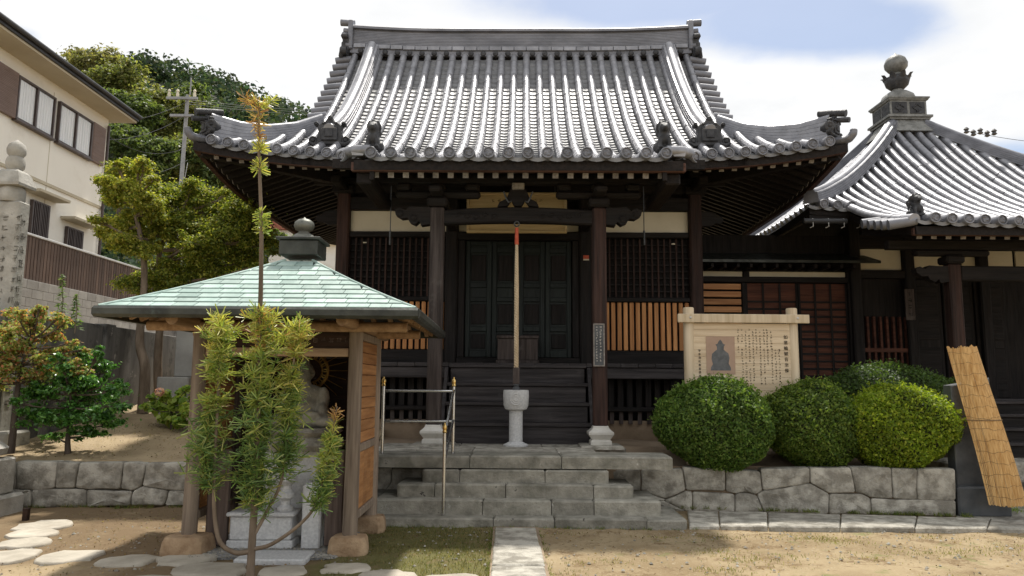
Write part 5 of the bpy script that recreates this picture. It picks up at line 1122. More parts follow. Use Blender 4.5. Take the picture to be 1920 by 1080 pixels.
MB().lathe([(wpx(14), h0-.002), (wpx(20), h0+.05*H_), (wpx(23), h0+.25*H_), (wpx(24), h0+.7*H_), (wpx(23.5), h0+.95*H_), (wpx(22.5), h1), (wpx(19), h1), (wpx(17), h1-.05)], (c[0], c[1], 0), 32).build('bowl', M['granite_white'], bp_, 40)
mb = MB(); cc = V(c[0], c[1]-wpx(23.6), (h0+h1)/2+.01)
for r_ in (.075, .045): mb.tube([cc+V(r_*math.cos(a), .012*(math.cos(a)**2), r_*math.sin(a)) for a in np.linspace(0, 6.2832, 25)], .007, 6)
mb.tube([cc+V(-.03, 0, .0), cc+V(0, -.004, -.02), cc+V(.03, 0, .0)], .008, 6); mb.build('crest', M['granite_white'], bp_, 50)
hd = thing('rope_weight', 'dark turned wooden weight hanging at the end of the bell rope', 'rope weight', t2w((c[0], c[1], h1-.02)), TA, org=(c[0], c[1], h1-.02)); MB().lathe([(.03, h1-.03), (.055, h1), (.05, h1+.03), (.035, h1+.045), (.045, h1+.07), (.03, h1+.09)], (c[0], c[1], 0), 18).build('knob', M['stele'], hd, 40); MB().lathe([(.032, h1+.088), (.036, h1+.1), (.02, h1+.12)], (c[0], c[1], 0), 14).build('collar', M['pillar'], hd, 40)
# ------------------------------------------------------------------ explanatory signboard
SYD = 10.15; sg_ = thing('signboard', 'pale wooden signboard with statue picture and black vertical writing behind the bushes', 'signboard', (atY(1393, 720, SYD)[0], SYD, .55)); Xs = lambda p, y=650: atY(p, y, SYD)[0]; Zs = lambda p, x=1390: atY(x, p, SYD)[2]
for p in (1293.5, 1488.5):
    mb = MB(); r_ = (Xs(1304)-Xs(1283.5))/2; mb.lathe([(r_, .4), (r_, Zs(579)), (r_*.9, Zs(577)), (r_*.5, Zs(576.6))], (Xs(p), SYD+.04, 0), 18); mb.build('post', M['sign_z'], sg_, 40)
MB().box(Xs(1270), Xs(1516), SYD-.075, SYD-.03, Zs(606), Zs(590), .006).build('crossbar', M['sign_z'], sg_)
for p in (1293.5, 1494): MB().lathe([(.016, 0), (.016, .006), (.008, .012)], (Xs(p), SYD-.075, Zs(597)), 12, ((1, 0, 0), (0, 0, 1), (0, -1, 0))).build('bolt', M['rail_pale'], sg_, 40)
zt_, zb_ = Zs(606.5), Zs(745); nB = 11
for i in range(nB):
    z1 = zt_-(zt_-zb_)*i/nB; z0 = zt_-(zt_-zb_)*(i+1)/nB; MB().box(Xs(1301), Xs(1482), SYD-.01+RNG.uniform(-.001, .001), SYD+.02, z0+.0012, z1-.0008, .002).build('plank', M['sign'], sg_)
U_, W_ = V(1, 0, 0), V(0, 0, 1); yf = SYD-.0125
def column_text(chars, px, py0, py1, size): lettering('\n'.join(chars), size, V(Xs(px), yf, (Zs(py0)+Zs(py1))/2), U_, W_, M['ink'], sg_, spacing=((Zs(py0)-Zs(py1))/len(chars))/size)
column_text('如意輪観音坐像', 1473, 627, 700, .058)
column_text('宇多津町教育委員会', 1311, 655, 716, .036)
mb = MB(); rg = random.Random(21)
for px, y0, y1 in ((1460, 654, 722), (1453, 654, 722), (1446, 620, 724), (1438.5, 616, 690), (1432, 616, 724), (1425, 616, 724), (1418, 616, 664), (1412, 620, 720), (1405, 616, 724), (1398, 620, 716), (1391, 616, 724), (1384, 616, 668)):
    n_ = int((y1-y0)/5.3)
    for i in range(n_):
        if rg.random() < .93: brush_marks(mb, V(Xs(px), SYD-.0113, Zs(y0+2.5+i*5.3)), U_, W_, .031, rg, .001, rg.choice((3, 4, 5)), .10)
mb.build('small_writing', M['ink'], sg_, kind='stuff')
pm = mat('printed_photo_ground', (.34, .23, .165), (.42, .29, .21), 3, .5, 0, rnd=0); pd = mat('printed_photo_figure', (.075, .08, .085), (.13, .135, .14), 14, .5, 0, rnd=0)
MB().box(Xs(1323.5), Xs(1377), SYD-.016, SYD-.0105, Zs(702), Zs(631.5)).build('picture', pm, sg_)
fg = [(-.155, 0), (.155, 0), (.15, .05), (.12, .11), (.135, .2), (.12, .27), (.07, .31), (.05, .33), (.055, .38), (.075, .41), (.045, .42), (.025, .46), (0, .49), (-.025, .46), (-.045, .42), (-.075, .41), (-.055, .38), (-.05, .33), (-.08, .31), (-.13, .26), (-.14, .18), (-.12, .1), (-.15, .05)]
k_ = (Xs(1369)-Xs(1331))/.31; MB().prism([(a*k_, b*k_*.96) for a, b in fg], (Xs(1350), SYD-.0162, Zs(695)), U_, W_, V(0, -.0008, 0)).build('pictured_figure', pd, sg_)
# ------------------------------------------------------------------ reed screen and dark stele
st_ = thing('stone_stele', 'dark slate memorial slab behind the leaning reed screen', 'stele', (atY(1820, 930, 9.4)[0], 9.4, .05)); x0, x1 = atY(1788, 800, 9.35)[0], atY(1862, 800, 9.35)[0]
MB().box(x0-.06, x1+.1, 9.25, 9.75, .04, atY(1820, 912, 9.3)[2], .02).build('base', M['stele'], st_)
MB().prism([(x0, .2), (x1, .2), (x1, 1.72), (x0+.22, 1.66), (x0, 1.62)], (0, 9.52, 0), V(1, 0, 0), V(0, 0, 1), V(0, -.17, 0), .012).build('slab', M['stele'], st_)
rs = thing('reed_screen', 'sunlit tan reed screen leaning against the dark stele', 'reed screen', tuple(atZ(1888, 948, .06)))
b0, b1 = atY(1853, 947, 9.05), atY(1927, 949, 9.05); t0, t1 = atY(1776, 648, 9.33), atY(1832, 646, 9.33); nR = 58; mb = MB()
def reedp(u, v):
    p = (b0*(1-u)+b1*u)*(1-v)+(t0*(1-u)+t1*u)*v; p = p.copy(); p[1] -= .10*math.sin(math.pi*min(1, max(0, u)))+.02*math.sin(v*5); return p
for i in range(nR):
    u = (i+.5)/nR; v1 = 1-RNG.uniform(0, .012)-.012*abs(math.sin(u*9)); j = RNG.normal(0, .004)
    mb.tube([reedp(u+j*(1-v), v)+V(0, RNG.normal(0, .002), 0) for v in np.linspace(RNG.uniform(-.004, .006), v1, 9)], .0047*RNG.uniform(.8, 1.25), 5)
o = mb.build('reeds', M['reed'], rs, 50); o['kind'] = 'stuff'
for i in range(14):
    v = .05+i*.069; MB().tube([reedp(u, v+.006*math.sin(u*8+i*2)+.004*math.sin(u*21+i))+V(0, -.0055, 0) for u in np.linspace(0, 1, 16)], .0022, 5).build('binding_string', M['string'], rs)
q = reedp(0, .52); MB().tube([V(x0+.02, 9.34, q[2]+.03), q+V(0, -.01, .0)]+[reedp(u, .52)+V(0, -.012, -.002) for u in np.linspace(.1, 1, 9)], .007, 6).build('tie_rope', M['string'], rs, 50)
# ------------------------------------------------------------------ clipped bushes
def bush(name, label, c, rad, n, size, cols, top=None, seed=0):
    c = np.asarray(c, float); rad = np.asarray(rad, float); t = thing(name, label, 'bush', (c[0], c[1], max(.3, c[2]-rad[2])), group='clipped bushes on the bed')
    bm = bmesh.new(); bmesh.ops.create_icosphere(bm, subdivisions=4, radius=1); ph = RNG.uniform(0, 6, 9)
    def shape(d):
        z = d[:, 2]; p = np.sign(d)*np.abs(d)**.93; k = 1+.06*np.sin(d[:, 0]*4+ph[0])*np.sin(d[:, 2]*3.4+ph[1])+.045*np.sin(d[:, 0]*2.3+d[:, 2]*2.8+ph[4])+.03*np.sin(d[:, 1]*6+d[:, 0]*3+ph[2])+.02*np.sin(d[:, 0]*11+d[:, 2]*9+ph[3])
        return p*k[:, None]
    cv = np.array([v.co[:] for v in bm.verts]); cv = shape(cv)*rad*.93
    for v, q in zip(bm.verts, cv): v.co = q
    me = bpy.data.meshes.new('dark_core'); bm.to_mesh(me); bm.free(); me.materials.append(M['core']); o = bpy.data.objects.new('dark_core', me); COL.objects.link(o); o.parent = t; o.location = tuple(c-np.asarray(ORG[t.name]))
    d = sph(n); P = c+shape(d)*rad*RNG.uniform(.92, 1.03, (n, 1)); Nn = d/rad; Nn /= np.linalg.norm(Nn, axis=1)[:, None]
    hole = sph(9); keep = np.ones(n, bool)
    for h_ in hole: keep &= ~((np.linalg.norm((d-h_)*rad, axis=1) < RNG.uniform(.02, .06)) & (RNG.random(n) < .85))
    P = P[keep]; Nn = Nn[keep]; n = len(P); C = pal(n, cols, .32); patch = np.sin(P[:, 0]*4+ph[5])*np.sin(P[:, 2]*5+ph[6])+np.sin(P[:, 0]*9+P[:, 2]*7+ph[7])*.5; C *= (1+.16*patch)[:, None]; ob = leaf_mesh('foliage', M['leaf'], P, Nn, size, C, .55, t, .75); ob['kind'] = 'stuff'
    ns = 340; d = sph(ns); d[:, 2] = np.abs(d[:, 2]); P0 = c+shape(d)*rad*1.0; P = np.repeat(P0, 5, 0)+np.repeat(d, 5, 0)*RNG.uniform(0, .075, (ns*5, 1))+RNG.normal(0, .008, (ns*5, 3))
    ob = leaf_mesh('new_shoots', M['leaf'], P, np.repeat(d, 5, 0), size, pal(ns*5, cols[-2:], .2), .5, t, 1.0); ob['kind'] = 'stuff'
    return t
G1 = [(.05, .10, .02), (.075, .14, .028), (.11, .185, .04), (.15, .22, .055)]
def bq(px, py, Y, w_, h_, dy): c = atY(px, py, Y); s_ = Y/FPX*1.0; return c, (w_*s_/2, dy, h_*s_/2)
c, r_ = bq(1341, 792, 9.95, 205, 165, .70); bush('clipped_bush', 'large dark green rounded bush beside the steps before the signboard', c, r_, 36000, .021, [(.065, .125, .022), (.095, .17, .032), (.14, .225, .048), (.18, .26, .06)])
c, r_ = bq(1519, 796, 9.95, 166, 158, .6); bush('clipped_bush', 'middle rounded green bush between two others on the stone wall', c, r_, 30000, .020, [(.065, .115, .018), (.10, .165, .026), (.14, .21, .038), (.18, .24, .045)])
c, r_ = bq(1688, 801, 9.75, 196, 146, .62); bush('clipped_bush', 'bright yellow-green sunlit rounded bush at the end of the stone wall', c, r_, 32000, .020, [(.13, .19, .016), (.19, .27, .024), (.26, .34, .03), (.32, .38, .04)])  # sunlight painted into the leaf colours, brighter than the other bushes
c, r_ = bq(1668, 770, 11.2, 250, 165, .75); bush('clipped_bush', 'dark spreading bush behind the bright yellow-green one', c, r_, 28000, .022, [(.055, .085, .022), (.065, .115, .03), (.09, .15, .04), (.09, .14, .04)])
for i in range(9):  # dry leaves caught in the crown of the large bush
    pass
# grass: tufts by the paving, in the moss and on the yard
def blades(n, fx, fy, h_, cols, name):
    P = np.c_[fx(n), fy(n), np.full(n, .004)]; a = RNG.uniform(0, 6.28, n); hh = h_*RNG.uniform(.4, 1.2, n); ln = RNG.normal(0, .45, (n, 2))*hh[:, None]; w_ = .0035
    v = np.empty((n, 4, 3)); dx = np.c_[np.cos(a), np.sin(a), 0*a]*w_
    v[:, 0] = P-dx; v[:, 1] = P+dx; v[:, 2] = P+np.c_[ln, hh]+dx*.3; v[:, 3] = P+np.c_[ln, hh]-dx*.3
    o = quads(name, M['leaf'], v.reshape(-1, 3), n, pal(n, cols, .3)); o['kind'] = 'stuff'; return o
GC = [(.11, .125, .04), (.15, .155, .05), (.20, .18, .08), (.25, .20, .10)]
blades(5200, lambda n: RNG.uniform(-1.55, -.12, n), lambda n: RNG.uniform(6.3, 8.75, n), .028, GC, 'moss_grass')
e2 = atZ(1800, 955, .06); b_ = blades(2600, lambda n: e2[0]-.1+np.abs(RNG.normal(0, .3, n)), lambda n: e2[1]-.05+RNG.normal(0, .1, n), .07, [(.16, .26, .03), (.22, .33, .05), (.28, .36, .07)], 'grass_strip'); b_.location.z = .05
ct = RNG.uniform([.5, 6.0], [6.5, 8.4], (70, 2)); ix = RNG.integers(0, 70, 5200)
blades(5200, lambda n: ct[ix, 0]+RNG.normal(0, .16, n), lambda n: ct[ix, 1]+RNG.normal(0, .07, n), .022, [(.17, .19, .06), (.24, .22, .09), (.32, .27, .13)], 'sparse_grass')
# bark crumbs and dry leaves lying about
n = 1500; P = np.c_[RNG.uniform(-3.6, 6, n), 8.6-np.abs(RNG.normal(0, .9, n)), RNG.uniform(.014, .024, n)]; P = P[~((P[:, 0] > l0[0]-.02) & (P[:, 0] < r0_[0]+.02))]; P = P[P[:, 1] < 8.6]
o = leaf_mesh('ground_litter', M['leaf'], P, np.tile([0, 0, 1.], (len(P), 1)), .014, pal(len(P), [(.12, .07, .035), (.20, .13, .06), (.08, .05, .03), (.33, .22, .10)], .3), .45, None, .35); o['kind'] = 'stuff'
# pebbles, and weeds along joints and wall feet
mb = MB(); n = 1300
for i in range(n):
    c = V(RNG.uniform(-4.5, 6.5), RNG.uniform(5.2, 8.55), .014); s_ = abs(RNG.normal(.006, .006))+.004
    if l0[0]-.03 < c[0] < r0_[0]+.03: continue
    a0 = RNG.uniform(0, 6); rr2 = RNG.uniform(.7, 1.2, 5)*s_; mb.add([c+V(rr2[k]*math.cos(a0+k*1.2566), rr2[k]*math.sin(a0+k*1.2566), -.001) for k in range(5)]+[c+V(0, 0, s_*.7)], [(k, (k+1) % 5, 5) for k in range(5)])
o = mb.build('pebbles', M['stone'], None, fix=False); o['kind'] = 'stuff'
def weeds(name, pts, per, h_, cols):
    P_ = np.array(pts); ii = np.repeat(np.arange(len(P_)), per); J = P_[ii]+np.c_[RNG.normal(0, .025, (len(ii), 2)), np.zeros(len(ii))]; o = blades(len(ii), lambda n: J[:, 0], lambda n: J[:, 1], h_, cols, name); o.location.z = float(P_[0][2])
WG = [(.12, .17, .04), (.17, .21, .06), (.22, .23, .08)]
weeds('wall_foot_weeds', [A+dW*RNG.uniform(-.1, 3.4)+nW*.02-V(0, 0, .01) for _ in range(46)], 22, .045, WG)
weeds('step_foot_weeds', [np.r_[t2w((RNG.uniform(-1.8, 2.0), YB-.015, 0))[:2], 0.0] for _ in range(40)], 18, .04, WG)
weeds('left_wall_weeds', [V(RNG.uniform(-6, -3.2), A2[1]-.03, 0.0) for _ in range(40)], 20, .05, WG+[(.28, .22, .10)])
weeds('path_edge_weeds', [V(l0[0]-.02 if RNG.random() < .6 else r0_[0]+.02, RNG.uniform(5, 8.6), 0.0) for _ in range(50)], 14, .035, WG)
# ------------------------------------------------------------------ cream house on the left
WX = -12.5
def wp(px, py, X=WX): return atX(px, py, X)
hs = thing('house', 'two-storey cream stucco house with black roof edge and brown shutters', 'house', tuple(wp(193, 480)*V(1, 1, 0)+V(0, 0, 3.2)))
YC = wp(194, 350)[1]; ZSO = wp(194, 233)[2]; YN = 12.0
MB().box(WX-9, WX, YN, YC, 3.0, ZSO+.25).build('wall', M['stucco'], hs)
# roof: soffit, edge and sloping top
ex = -11.75; eA = atX(258, 230, ex); zE = eA[2]; YO = eA[1]
mb = MB(); mb.box(WX-9.5, ex-.02, YN-2, YO-.02, zE-.03, zE+.03); mb.build('soffit', M['soffit'], hs)
mb = MB(); mb.box(ex-.1, ex+.03, YN-2, YO+.03, zE+.031, zE+.24, .01); mb.box(WX-9.5, ex-.101, YO-.1, YO+.03, zE+.031, zE+.24, .01); mb.tube([(ex+.07, YN-2, zE+.17), (ex+.07, YO+.05, zE+.17)], .065, 10); mb.build('roof_edge', M['gutter'], hs)
mb = MB(); a = zE+.22; mb.add([(ex, YN-2, a), (ex, YO, a), (WX-4, YO-4.5, a+1.9), (WX-4, YN-2, a+1.9), (WX-9.5, YO, a), (WX-9.5, YN-2, a)], [(0, 1, 2, 3), (1, 4, 2), (4, 5, 3, 2)]); mb.build('roof', M['gutter'], hs)
def wrect(pts):   # four pixel corners on the wall: y0,y1,z0,z1
    q = [wp(*p) for p in pts]; return min(p[1] for p in q), max(p[1] for p in q), np.mean([p[2] for p in q[2:]]), np.mean([p[2] for p in q[:2]])
def window(y0, y1, z0, z1, grille=False, shutter=None):
    w_ = MB(); w_.box(WX+.004, WX+.02, y0+.05, y1-.05, z0+.05, z1-.05); w_ = w_.build('window', M['curtain'] if not grille else M['gutter'], hs)
    f = .055
    for a in ((y0, y1, z0, z0+f), (y0, y1, z1-f, z1), (y0, y0+f, z0+f, z1-f), (y1-f, y1, z0+f, z1-f), ((y0+y1)/2-.035, (y0+y1)/2+.035, z0+f, z1-f)): MB().box(WX+.003, WX+.10, *a, .006).build('window_frame', M['frame'], w_)
    if not grille:
        for a, b, d in ((y0+f, (y0+y1)/2-.035, .05), ((y0+y1)/2+.035, y1-f, .065)): MB().box(WX+d, WX+d+.006, a, b, z0+f, z1-f).build('pane', M['glass'], w_)
        n = 14
        for i in range(n): y = y0+.08+i*(y1-y0-.16)/(n-1); MB().tube([(WX+.03, y, z0+.07), (WX+.03, y+RNG.normal(0, .01), z1-.07)], .02, 6).build('curtain_fold', M['curtain'], w_, 60)
    else:
        for i in range(9): y = y0+.1+i*(y1-y0-.2)/8; MB().box(WX+.08, WX+.11, y-.012, y+.012, z0+.03, z1-.03).build('grille_bar', M['frame'], w_)
    MB().box(WX+.003, WX+.14, y0-.04, y1+.04, z0-.06, z0-.002, .01).build('sill', M['frame'], w_); return w_
def shutter(y0, y1, z0, z1):
    s_ = MB(); s_.box(WX+.004, WX+.10, y0, y1, z0-.02, z1+.02, .01); s_ = s_.build('shutter_box', M['brown_metal'], hs); n = 26
    for i in range(n): z = z0+.03+i*(z1-z0-.06)/n; MB().box(WX+.1005, WX+.108, y0+.03, y1-.03, z, z+(z1-z0-.06)/n*.55).build('shutter_rib', M['brown_metal'], s_)
ya, yb = wp(104, 240)[1], wp(168, 260)[1]; z1, z0 = wp(108, 189)[2], wp(168, 300)[2]
window(ya, yb, z0, z1); shutter(yb+.02, wp(195, 270)[1]-.1, z0, z1)
yc, yd = wp(27, 180)[1], wp(97, 220)[1]; window(yc, yd, z0, z1); shutter(wp(-60, 150)[1], yc-.02, z0, z1)
MB().box(WX+.001, WX+.035, YN, YC, wp(190, 393)[2], wp(190, 388)[2]).build('belt_trim', M['soffit'], hs)
for a, b, p, q in ((52, 85, (52, 372), (85, 445)), (122, 152, (122, 424), (152, 470))):
    y0, y1 = wp(a, 420)[1], wp(b, 430)[1]; zt = wp(*p)[2]; zb = zt-1.35; window(y0, y1, zb, zt, True)
    hd_ = MB(); hd_.box(WX+.003, WX+.42, y0-.25, y1+.35, zt+.16, zt+.24, .01); hd_.build('window_hood', M['soffit'], hs)
q = wp(177, 420); MB().tube([(WX, q[1], q[2]), (WX+.22, q[1], q[2]+.02), (WX+.28, q[1], q[2]-.18)], [.17, .17, .13], 12).build('vent_cap', M['plaster'], hs, 50)
MB().tube([(WX+.08, YC-.1, 3.0), (WX+.08, YC-.1, ZSO)], .045, 10).build('downpipe', M['frame'], hs, 50)
for px in (88, ): y = wp(px, 330)[1]; MB().box(WX+.0005, WX+.004, y-.012, y+.012, 3.0, ZSO).build('wall_joint', M['soffit'], hs)
# terrain below the house, block wall and slat fence
FX = -10.6
fy0, fy1 = atX(-60, 430, FX)[1], atX(300, 515, FX)[1]; zf1 = atX(140, 468, FX)[2]; zf0 = atX(140, 546, FX)[2]
mb = MB(); mb.box(-60, FX-.05, 5, 30, -.5, zf0-.05); struct(mb.build('terrain', M['concrete']))
fe = thing('slat_fence', 'dark brown upright slat fence with pale top rail before the cream house', 'fence', (FX, (fy0+fy1)/2, zf0))
MB().box(FX-.03, FX+.04, fy0, fy1, zf1, zf1+.05, .008).build('top_rail', M['rail_pale'], fe)
for z in (zf0+.12, zf1-.14): MB().box(FX-.07, FX-.03, fy0, fy1, z, z+.05).build('rail', M['frame'], fe)
n = int((fy1-fy0)/.118); sm_ = MB().box(-.012, .012, -.05, .05, zf0+.03, zf1-.005, .003).mesh('slat', M['fence'])
for i in range(n): inst('slat', sm_, fe, (FX-.012, fy0+.06+i*.118, 0))
MB().box(FX-.10, FX-.085, fy0, fy1, zf0+.02, zf1-.04).build('backing_sheet', M['fence'], fe)
bw = thing('block_wall', 'grey concrete block wall carrying the brown slat fence', 'wall', (FX+.03, (fy0+fy1)/2, .8))
zb0 = .8; rows = int((zf0-zb0)/.2); bm_ = MB().box(-.07, .07, -.197, .197, .002, .197, .006).mesh('block', M['block'])
for r_ in range(rows):
    if zf0-(r_+1)*.2 < 2.2: continue
    y = fy0+.2*(r_ % 2)
    while y < fy1: inst('block', bm_, bw, (FX+.03, y, zf0-(r_+1)*.2+.02)); y += .4
MB().box(FX-.02, FX+.08, fy0, fy1, .4, 2.3, .01).build('wall_foot', M['concrete'], bw)
# stained retaining wall nearer by, in panels
CX = -7.0; zt = atX(200, 612, CX)[2]; cw = thing('concrete_wall', 'dark stained concrete retaining wall behind the garden shrubs', 'wall', (CX, 13, .6)); y = 10.2
mb = MB(); mb.box(FX+.1, CX-.19, 9, 24, -.2, zt-.06); struct(mb.build('terrain', M['soil_dark']))
for i, w_ in enumerate((1.3, 1.6, .35, 1.7, 1.6, 1.7, 1.8)):
    MB().box(CX-.18, CX+(.05 if i == 2 else 0)+RNG.uniform(-.01, .01), y+.006, y+w_-.006, .4, zt+RNG.uniform(-.03, .03)+(.05 if i == 2 else 0), .012).build('wall_panel', M['concrete'], cw); y += w_
mb = MB(); mb.box(-7.0, -2.2, 17.4, 17.6, .5, 2.5, .01); bkw = solo(mb, 'back_wall', M['concrete'], 'weathered low concrete wall closing the garden beyond the hut', 'wall', (-4.6, 17.5, .5))
# garden edge stones, meter box
for i, (a, b) in enumerate(((470, 520), (525, 640), (645, 730))):
    p0, p1 = atY(a*.4815, 560+512*.4815, 12.3), atY(b*.4815, 560+512*.4815, 12.3); mb = MB(); mb.box(p0[0], p1[0], 12.25, 12.5, .75, p0[2]+.03, .02); solo(mb, 'edging_stone', M['stone'], ('short edging stone right of the round shrub', 'long edging stone before the hydrangea', 'edging stone beside the hut post')[i], 'edging stone', (p0[0], 12.4, .75))
p = atY(330, 712, 13.6); mb = MB(); mb.box(p[0]-.35, p[0]+.22, 13.6, 13.9, .9, p[2]+.05, .02); mb.box(p[0]-.12, p[0]+.35, 13.75, 13.95, p[2]+.051, p[2]+1.15, .02); solo(mb, 'stone_marker', M['block'], 'grey stone marker standing against the concrete wall behind the hydrangea', 'stone', (p[0], 13.7, .9))
# ------------------------------------------------------------------ five-ring stone stupa pillar
GY = 10.6; gx1 = atY(29, 480, GY)[0]; gx0 = gx1-.5; gw = gx1-gx0; gzt = atY(20, 376, GY)[2]
gp = thing('stupa_pillar', 'tall engraved square stone pillar topped by a five-ring stupa', 'stone pillar', ((gx0+gx1)/2, GY+.3, .6))
MB().box(gx0, gx1, GY, GY+.24, .6, gzt, .02).build('shaft', M['stone_old'], gp); MB().box(gx0-.2, gx1+.2, GY-.15, GY+.4, .35, .9, .03).build('plinth', M['stone_old'], gp)
mb = MB(); rg = random.Random(4)
for j in range(3):
    for i in range(16): brush_marks(mb, V(gx0+.12+j*.19, GY-.001, gzt-.25-i*.15), V(1, 0, 0), V(0, 0, 1), .11, rg, .003, 6, .07)
for i in range(14): brush_marks(mb, V(gx1+.001, GY+.12, gzt-.3-i*.2), V(0, 1, 0), V(0, 0, 1), .15, rg, .003, 6, .07)
mb.build('engraving', mat('engraved_shadow_stone', (.15, .14, .12), (.24, .225, .195), 6, .9, .3, rnd=0), gp, kind='stuff')
cx_ = atY(27, 330, GY+.12)[0]; zg = lambda py: atY(27, py, GY+.12)[2]; k = GY/FPX
MB().lathe([(20*k, gzt), (22*k, gzt+.04), (22*k, zg(357)), (18*k, zg(351))], (cx_, GY+.12, 0), 20).build('sphere_ring', M['stone_old'], gp, 40)
MB().lathe([(27*k*1.41, zg(352)), (30*k*1.3, zg(347)), (20*k*1.41, zg(326)), (15*k*1.41, zg(321))], (cx_, GY+.12, 0), 4, ph=math.pi/4).build('roof_ring', M['stone_old'], gp)
MB().lathe([(11*k, zg(321.5)), (16*k, zg(315)), (17*k, zg(305)), (15*k, zg(297)), (12*k, zg(295))], (cx_, GY+.12, 0), 20).build('bowl_ring', M['stone_old'], gp, 40)
MB().lathe([(11*k, zg(295.5)), (16*k, zg(289)), (17*k, zg(281)), (14*k, zg(272)), (6*k, zg(266)), (.01, zg(263))], (cx_, GY+.12, 0), 20).build('jewel_ring', M['stone_old'], gp, 40)
# stone lantern foot at the picture's edge
LY = 8.9; lx = atY(12, 900, LY)[0]; ln = thing('stone_lantern', 'weathered stone lantern base beside the left stone wall', 'stone lantern', (lx-.3, LY+.3, 0)); zq = lambda py: atY(12, py, LY)[2]; kx = lambda px: atY(px, 900, LY)[0]
kb_ = lambda px: atY(px, 900, LY+.6)[0]
MB().box(lx-1.2, kb_(41), LY-.1, LY+.7, -.05, zq(938), .03).build('base', M['stone_old'], ln)
MB().box(lx-1.1, kb_(28), LY, LY+.6, zq(938)+.002, zq(866), .02).build('block', M['stone_old'], ln)
MB().lathe([(.30, zq(866)+.002), (.46, zq(858)), (.48, zq(846)), (.40, zq(835)), (.30, zq(826)), (.24, zq(815))], (kb_(24)-.45, LY+.3, 0), 16).build('lotus_base', M['stone_old'], ln, 40)
mb = MB(); a = atZ(45, 975, .02); mb.box(a[0]-.03, a[0]+.03, a[1], a[1]+.06, -.03, .15, .006); solo(mb, 'marker_stake', M['hut_plank_in'], 'short dark brown marker stake beside the stepping stones', 'stake', (a[0], a[1], 0))
# ------------------------------------------------------------------ trees and shrubs
def tube_path(pts, r0, r1, n=8, k=4):
    p = cubic(pts, k); return p, list(np.linspace(r0, r1, len(p)))
def tree(name, label, base, trunk, clumps, leafn, size, cols, bark='bark', r0=.09, group=None, aspect=.5, mat_='leaf', limbs=True, cat='tree', flat=.7, shell=.5, droop=0.0, wcol=None, sub=True):
    """trunk: points; clumps: (centre, radius) of leaf masses; every clump gets a limb"""
    t = thing(name, label, cat, base, group=group); mb = MB(); p, r_ = tube_path(trunk, r0, r0*.35); mb.tube(p, r_, 9); tk = np.array(p)
    if limbs:
        for c, rad in clumps:
            c = np.asarray(c, float); j = np.argmin(np.linalg.norm(tk-c, axis=1)+np.where(tk[:, 2] > c[2]-rad*.2, 1.2, 0)); a = tk[j]; mid = a*.5+c*.5+V(0, 0, -.15*rad); q, rr_ = tube_path([a, mid, c], r0*.38, r0*.1); mb.tube(q, rr_, 6)
            for _ in range(5): e = c+sph(1)[0]*rad*.75; mb.tube([c*.7+a*.3, (c+e)/2, e], [r0*.13, r0*.09, r0*.03], 5)
    mb.build('trunk', M[bark], t, 50); PP = []; NN = []; tot = sum(rad**2 for _, rad in clumps)
    for c, rad in clumps:
        n = int(leafn*rad**2/tot); c = np.asarray(c, float)
        ns = max(8, int(22*(rad/.4))) if sub else 1; ns = min(ns, 40); sc_ = sph(ns)*RNG.uniform(.1, 1.0, (ns, 1))*rad*V(1, 1, flat); sr = rad*RNG.uniform(.25, .5, ns)
        ix_ = RNG.integers(0, ns, n); d = sph(n); PP.append(c+sc_[ix_]+d*(sr[ix_]*np.abs(RNG.normal(0, .62, n)))[:, None]*V(1.15, 1.15, flat*.8)); NN.append(d*.7+V(0, 0, .6))
    P = np.vstack(PP); ob = leaf_mesh('crown', M[mat_], P, np.vstack(NN), size, pal(len(P), cols, .22, wcol), aspect, t, .55, droop=droop); ob['kind'] = 'stuff'; return t
def at3(px, py, Y): return atY(px, py, Y)
# pruned garden trees behind the hut
k = 13.5/FPX
def cl(lst, Y, k=1.0): return [(at3(x, y, Y+RNG.normal(0, .25)), k*r_*Y/FPX) for x, y, r_ in lst]+[(at3(x+RNG.normal(0, r_*.8), y-abs(RNG.normal(0, r_*.45)), Y+RNG.normal(0, .3)), .6*k*r_*Y/FPX) for x, y, r_ in lst]
OL = [(.10, .12, .018), (.16, .165, .025), (.22, .20, .03), (.07, .09, .02), (.27, .225, .04)]
tree('garden_tree', 'pruned yellow-green garden tree with forked grey trunk beside the cream house', at3(268, 770, 13.5), [at3(268, 775, 13.5), at3(272, 690, 13.5), at3(262, 640, 13.5), at3(270, 540, 13.5), at3(268, 470, 13.5), at3(250, 380, 13.5)],
     cl([(245, 330, 34), (225, 370, 32), (262, 360, 36), (285, 395, 32), (215, 420, 30), (250, 420, 36), (240, 458, 30), (300, 440, 26), (232, 315, 22), (262, 310, 20), (205, 450, 22), (280, 350, 24), (210, 345, 22), (270, 470, 24)], 13.5, 1.08), 95000, .029, [(.24, .28, .045), (.33, .36, .06), (.43, .42, .08), (.17, .21, .04), (.50, .45, .10)], r0=.10, flat=.9)
tree('garden_tree', 'broad pruned olive-green garden tree between the house and the hall', at3(300, 770, 14.2), [at3(300, 775, 14.2), at3(296, 680, 14.2), at3(303, 560, 14.2), at3(300, 470, 14.2), at3(340, 400, 14.2)],
     cl([(350, 375, 42), (400, 385, 44), (450, 410, 42), (330, 420, 38), (380, 440, 46), (430, 450, 44), (480, 425, 34), (330, 480, 36), (400, 500, 42), (460, 490, 38), (350, 530, 40), (290, 520, 34), (250, 530, 28), (300, 560, 30), (440, 360, 24), (360, 350, 22), (495, 455, 26), (420, 540, 34), (485, 520, 28), (310, 380, 30), (375, 470, 30), (440, 400, 34)], 14.2, 1.1), 150000, .029, [(.17, .22, .04), (.25, .29, .05), (.34, .36, .065), (.12, .165, .035), (.42, .40, .085)], r0=.09, flat=.9)
